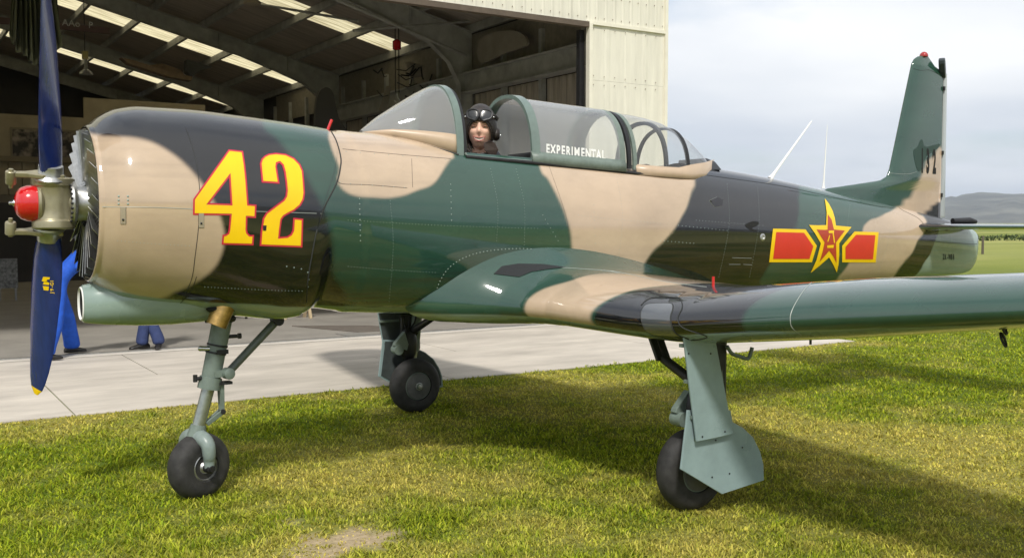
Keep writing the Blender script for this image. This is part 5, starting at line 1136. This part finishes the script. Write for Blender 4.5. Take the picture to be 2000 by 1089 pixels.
def facial(person, W, squint=1.):
    for s in (-1, 1):
        q = MB(); q.sphere(W(s*.031, .090, .010), .0105, 12, 8); q.build('eye', mat('eye_white', (.42, .39, .35), rough=.3), person)
        q = MB(); q.sphere(W(s*.031, .0985, .0105), .0048, 10, 6); q.build('iris', mat('iris_dark', (.03, .02, .015), rough=.2), person)
        q = MB(); q.tube([W(s*.047, .087, .010), W(s*.038, .101, .0150), W(s*.028, .103, .0150), W(s*.018, .095, .008)], [.003, .0050, .0048, .003], 8); q.build('eyelid', mat('skin_shaded_lid', (.48, .25, .17), rough=.5), person)
        q = MB(); q.tube([W(s*.050, .087, .028), W(s*.036, .106, .035), W(s*.016, .107, .031)], [.002, .0042, .0035], 8); q.build('eyebrow', mat('brow_hair', (.10, .06, .035), rough=.8), person)
    lipm = mat('lips', (.42, .15, .13), rough=.45)
    q = MB(); q.tube([W(-.038, .085, -.044), W(-.020, .102, -.051), W(0, .108, -.053), W(.020, .102, -.051), W(.038, .085, -.044)], [.002, .0036, .0040, .0036, .002], 8); q.build('upper_lip', lipm, person)
    q = MB(); q.tube([W(-.037, .085, -.045), W(-.020, .098, -.066), W(0, .104, -.072), W(.020, .098, -.066), W(.037, .085, -.045)], [.002, .0042, .005, .0042, .002], 8); q.build('lower_lip', lipm, person)
    q = MB(); q.grid([[W(a, .103-6.5*a*a, -.0535+6*a*a) for a in np.linspace(-.027, .027, 11)], [W(a, .101-6.5*a*a, -.0675+16*a*a) for a in np.linspace(-.027, .027, 11)]]); q.build('teeth', mat('teeth', (.72, .68, .60), rough=.3), person)
# ---- pilot in the front seat, turned to the viewer
m_jkt = mat('dark_flying_jacket', (.022, .024, .032), rough=.7, noise=.3, nscale=30, bump=.3, bscale=90)
HC = ony(938, 254, -.06); fdir = CP-HC; fdir = np.array([fdir[0]-.5, fdir[1], 0]); fdir /= np.linalg.norm(fdir)
pil = thing('person', (2.95, 0, 1.62), 'smiling pilot in black leather flying helmet and goggles seated in the open cockpit', 'person')
bx0, bz0 = 2.98, 1.70
skinned('body', {'pelvis': (bx0-.02, -.02, bz0, (.17, .14)), 'waist': (bx0+.02, -.02, bz0+.14, (.155, .125)), 'chest': (bx0+.03, -.02, bz0+.32, (.185, .13)), 'neckb': (bx0-.0, -.03, bz0+.47, (.085, .08)), 'neck': (bx0-.03, -.045, bz0+.58, (.06, .06)),
    'shl': (bx0+.02, -.17, bz0+.43, .075), 'ell': (bx0-.12, -.27, bz0+.18, .055), 'wrl': (bx0-.34, -.20, bz0+.16, .042), 'shr': (bx0+.02, .14, bz0+.43, .075), 'elr': (bx0-.12, .25, bz0+.18, .055), 'wrr': (bx0-.34, .18, bz0+.16, .042),
    'hipl': (bx0-.10, -.10, bz0-.02, .095), 'knl': (bx0-.48, -.13, bz0+.04, .075), 'anl': (bx0-.62, -.13, bz0-.28, .05), 'hipr': (bx0-.10, .08, bz0-.02, .095), 'knr': (bx0-.48, .12, bz0+.04, .075), 'anr': (bx0-.62, .12, bz0-.28, .05)},
    [('pelvis', 'waist'), ('waist', 'chest'), ('chest', 'neckb'), ('neckb', 'neck'), ('chest', 'shl'), ('shl', 'ell'), ('ell', 'wrl'), ('chest', 'shr'), ('shr', 'elr'), ('elr', 'wrr'), ('pelvis', 'hipl'), ('hipl', 'knl'), ('knl', 'anl'), ('pelvis', 'hipr'), ('hipr', 'knr'), ('knr', 'anr')], m_jkt, pil)
q, W = head_mesh(HC, fdir, .24, up=(.03, 0, 1), sc=1.23); q.build('head', m_skin, pil, angle=180); facial(pil, W)
q = MB(); q.tube([W(0, -.01, -.07), W(0, -.025, -.15), W(.0, -.03, -.22)], [.055, .056, .07], 18); q.build('neck', m_skin, pil)
# leather helmet: shell with a face opening
n, m = 72, 60; G = np.zeros((m+1, n, 3)); keep = np.ones((m+1, n), bool)
for i in range(m+1):
    ph = math.pi*i/m
    for j in range(n):
        t_ = 2*math.pi*j/n; x = math.sin(ph)*math.sin(t_); y = math.sin(ph)*math.cos(t_); z = math.cos(ph)
        X, Y, Z = x*.094*(1-.16*max(0, -z)), y*(.112 if y > 0 else .122), .012+z*.136*(1 if z > 0 else .98); G[i, j] = W(X, Y, Z)
        if y > .15 and ((abs(X)/.071)**2.6 + ((Z+.048)/.094)**2 < 1 or (abs(X) < .055 and Z < -.10)): keep[i, j] = False
k2 = keep[:-1]*1 & keep[1:]*1; mk = (k2 & np.roll(k2, -1, 1)).astype(bool)
hm = meshgrid_obj('leather_helmet', G, m_leather, pil, camo_on=False, mask=mk); sm = hm.modifiers.new('solid', 'SOLIDIFY'); sm.thickness = .007; sm.offset = 1
q = MB(); P = [W(.071*abs(math.cos(a))**(1/1.3)*math.copysign(1, math.cos(a)), .112*math.sqrt(max(.05, 1-(.071*math.cos(a)/.094)**2-((-.048+.094*math.sin(a)-.012)/.14)**2))+.002, -.048+.094*math.sin(a)) for a in np.linspace(-1.0, math.pi+1.0, 44)]
q.tube(P, .0065, 8); q.build('face_edge_roll', m_leather, pil)
q = MB(); q.tube([W(0, .112*math.sqrt(max(0, 1-((z-.012)/.136)**2))+.003, z) for z in np.linspace(.06, .146, 8)]+[W(0, -.12*math.sqrt(max(0, 1-((z-.012)/.136)**2))-.003, z) for z in np.linspace(.146, .0, 10)], .004, 6); q.build('crown_seam', m_leather, pil)
for s in (-1, 1):
    q = MB(); a = W(s*.092, -.012, -.022); ax_ = (W(1, 0, 0)-W(0, 0, 0))*s; q.lathe(a, ax_, [(-.012, .046), (.004, .050), (.014, .046), (.026, .036), (.030, .018), (.032, .002)], 24); q.build('ear_cup', m_leather, pil)
    q = MB(); q.tube([W(s*.088, .02, -.075), W(s*.075, .045, -.115), W(s*.045, .06, -.14), W(s*.01, .068, -.143)], [.010, .009, .008, .007], 8); q.build('chin_strap', m_leather, pil)
    q = MB(); q.sphere(W(s*.118, -.005, -.03), .006, 8, 6); q.build('ear_stud', m_chrome, pil)
# loose chin flap hanging open on one side
FL = [(.028, -.085, .098), (.060, -.068, .088), (.092, -.078, .060), (.112, -.115, .040), (.098, -.150, .040), (.062, -.152, .065), (.036, -.128, .090)]
sgn = -1
q = MB(); q.prism([W(sgn*a, c_, b_) for a, b_, c_ in FL], (W(0, 1, 0)-W(0, 0, 0))*.018); q.build('chin_flap', mat('brown_leather_flap', (.060, .042, .038), rough=.38, noise=.3, nscale=60), pil, smooth=False, bevel=.005)
q = MB(); q.tube([W(sgn*.09, .055, -.155), W(sgn*.10, .05, -.19), W(sgn*.085, .03, -.23)], [.014, .012, .01], 8); q.build('loose_strap', m_leather, pil)
# goggles pushed up on the brow
gg = bpy.data.objects.new('goggles', None); col.objects.link(gg); par(gg, pil)
for s in (-1, 1):
    C0 = [(s*(.006+.066*a_), b_) for a_, b_ in ((.05, .060), (.0, .082), (.12, .102), (.55, .108), (.95, .096), (1.0, .074), (.85, .056), (.5, .048), (.25, .044))]
    P2 = spl(C0, 5); rim_ = [W(a, .118+.010-1.9*a*a-.35*max(0, z-.06), z) for a, z in P2]
    q = MB(); q.tube(rim_, .0075, 8, closed=True); q.build('goggle_rim', m_dark, gg)
    q = MB(); cen_ = V(np.mean([list(p) for p in rim_], 0)); q.add([tuple(cen_+(W(0, 1, 0)-W(0, 0, 0))*.006)]+[tuple(p) for p in rim_], [(0, i+1, (i+1) % len(rim_)+1) for i in range(len(rim_))]); q.build('goggle_lens', mat('goggle_glass', (.035, .037, .04), rough=.18), gg)
    q = MB(); q.tube([W(s*.072, .112, .078), W(s*.092, .07, .075), W(s*.101, .01, .07), W(s*.09, -.07, .065), W(s*.03, -.125, .06), W(0, -.13, .06)], .010, 8); q.build('goggle_strap', m_leather, gg)
    q = MB(); q.sphere(W(s*.081, .103, .066), .008, 8, 6); q.build('strap_buckle', m_chrome, gg)

# ---- two helpers standing in the hangar doorway
def helper(label, loc, feet, toe, m_tr, m_top, h=1.76, lean=0., facing=(1, 0), lg=1.):
    p = thing('person', (loc[0], loc[1], .028), label, 'person'); x, y = loc; z0 = .028; fa = V((facing[0], facing[1], 0)).normalized(); si = Vector((-fa.y, fa.x, 0))
    J = {}; hip = Vector((x, y, z0+.93)); J['pelvis'] = (*hip, (.18, .15)); ch = hip+Vector((fa.x*lean, fa.y*lean, .36)); J['waist'] = (*(hip+Vector((fa.x*lean*.3, fa.y*lean*.3, .15))), (.14, .115)); J['chest'] = (*ch, (.17, .125)); J['neck'] = (*(ch+Vector((fa.x*lean*.3, fa.y*lean*.3, .20))), .06)
    E_ = [('pelvis', 'waist'), ('waist', 'chest'), ('chest', 'neck')]
    for k, s in (('l', 1), ('r', -1)):
        ft = Vector((*feet[0 if s == 1 else 1], z0+.075)); hp = hip+si*s*.09+Vector((0, 0, -.06)); kn = (hp+ft)/2+fa*.05; 
        J['hip'+k] = (*hp, .125*lg); J['kn'+k] = (*kn, .108*lg); J['sh'+k] = (*((kn+ft)/2), .105*lg); J['an'+k] = (*(ft+Vector((0, 0, .06))), .108*lg); J['he'+k] = (*(ft+Vector((0, 0, -.035))), .118*lg)
        E_ += [('pelvis', 'hip'+k), ('hip'+k, 'kn'+k), ('kn'+k, 'sh'+k), ('sh'+k, 'an'+k), ('an'+k, 'he'+k)]
        so_ = ch+si*s*.18+Vector((0, 0, .08)); el = so_+si*s*.05+Vector((-fa.x*.16, -fa.y*.16, -.25)); wr = el+Vector((fa.x*.22, fa.y*.22, .12))
        J['so'+k] = (*so_, .062); J['el'+k] = (*el, .048); J['wr'+k] = (*wr, .038); E_ += [('chest', 'so'+k), ('so'+k, 'el'+k), ('el'+k, 'wr'+k)]
        # shoe
        td = V((*toe[0 if s == 1 else 1], 0)).normalized(); tn = Vector((-td.y, td.x, 0)); q = MB(); G = []
        for f_, w_, hh in ((-.10, .028, .05), (-.08, .038, .075), (0, .040, .085), (.07, .046, .062), (.13, .046, .045), (.17, .034, .034), (.185, .012, .02)):
            c_ = Vector((ft.x, ft.y, z0))+td*f_; G.append([c_+tn*w_*math.cos(a)+Vector((0, 0, max(0, hh*.5+hh*.55*math.sin(a)))) for a in np.linspace(0, 2*math.pi, 16, endpoint=False)])
        q.grid(G, closev=True); q.add(G[0], [tuple(range(16))]); q.add(G[-1], [tuple(range(16))]); q.build('shoe', mat('black_shoe', (.018, .017, .016), rough=.4), p)
        # hand with four fingers and a thumb
        hd = bpy.data.objects.new('hand', None); col.objects.link(hd); par(hd, p); dn = Vector((fa.x*.4, fa.y*.4, 1)).normalized(); q = MB(); q.sphere(wr+dn*.055, (.030, .040, .048), 12, 8); q.build('palm', m_skin, hd)
        for i, l_ in enumerate((.065, .078, .072, .056)):
            b0_ = wr+dn*.09+Vector((0, 0, .028-.019*i)); q = MB(); q.tube([b0_, b0_+dn*l_*.5-si*s*.004, b0_+dn*l_-si*s*.02], [.0095, .009, .0065], 8); q.build('finger', m_skin, hd)
        b0_ = wr+dn*.04+Vector((0, 0, .035)); q = MB(); q.tube([b0_, b0_+Vector((0, 0, .02))+dn*.03, b0_+Vector((0, 0, .02))+dn*.06], [.011, .010, .007], 8); q.build('thumb', m_skin, hd)
    skinned('clothed_body', J, E_, m_tr, p)
    hc = V(J['neck'][:3])+Vector((fa.x*.03, fa.y*.03, .175)); q, W_ = head_mesh(hc, fa, .235); q.build('head', m_skin, p, angle=180); facial(p, W_)
    nk = V(J['neck'][:3]); q = MB(); q.tube([nk+Vector((0, 0, -.04)), hc+Vector((0, 0, -.07))], [.056, .052], 16); q.build('neck', m_skin, p)
    q = MB(); q.sphere(hc-fa*.018+Vector((0, 0, .028)), (.086, .100, .105), 20, 14); q.build('hair', mat('dark_hair', (.035, .025, .018), rough=.7), p)
    for s in (-1, 1): q = MB(); q.sphere(W_(s*.078, -.005, -.005), (.010, .016, .028), 10, 8); q.build('ear', m_skin, p)
f1 = onz(112, 700, .03); f2 = onz(160, 686, .03)
helper('person in bright royal blue trousers striding behind the propeller', ((f1[0]+f2[0])/2-.16, (f1[1]+f2[1])/2), ((f2[0]-.12, f2[1]), (f1[0]-.12, f1[1])), ((1, .15), (1, -.05)), mat('royal_blue_cotton', (.010, .085, .50), rough=.8, noise=.25, nscale=10, bump=.5, bscale=18), None, 1.76, .38)
g1 = onz(278, 680, .03); g2 = onz(302, 680, .03)
helper('person in dark navy trousers standing behind the engine cowling', ((g1[0]+g2[0])/2+.02, g1[1]+.06), ((g1[0]-.0, g1[1]), (g2[0]+.06, g2[1]+.02)), ((-1, -.25), (-.35, -1)), mat('navy_cotton', (.028, .045, .13), rough=.8, noise=.25, nscale=14, bump=.5, bscale=20), None, 1.75, .0, (-.6, -.8), .80)

# ------------------------------------------------------------------ the air between here and the hills
me = bpy.data.meshes.new('haze'); bm = bmesh.new(); bmesh.ops.create_cube(bm, size=1); bm.to_mesh(me); bm.free()
hzo = bpy.data.objects.new('haze', me); col.objects.link(hzo); hzo.scale = (15600, 15600, 262); hzo.location = (0, 0, 127)
mh = bpy.data.materials.new('haze_air'); mh.use_nodes = True; t = mh.node_tree; t.nodes.clear(); o_ = t.nodes.new('ShaderNodeOutputMaterial'); pv = t.nodes.new('ShaderNodeVolumePrincipled')
pv.inputs['Color'].default_value = (.74, .85, 1.0, 1); pv.inputs['Density'].default_value = .00012; pv.inputs['Anisotropy'].default_value = .2; t.links.new(pv.outputs[0], o_.inputs['Volume']); me.materials.append(mh)
tag(hzo, 'thin pale haze in the air in front of the far hills', 'haze', kind='stuff')
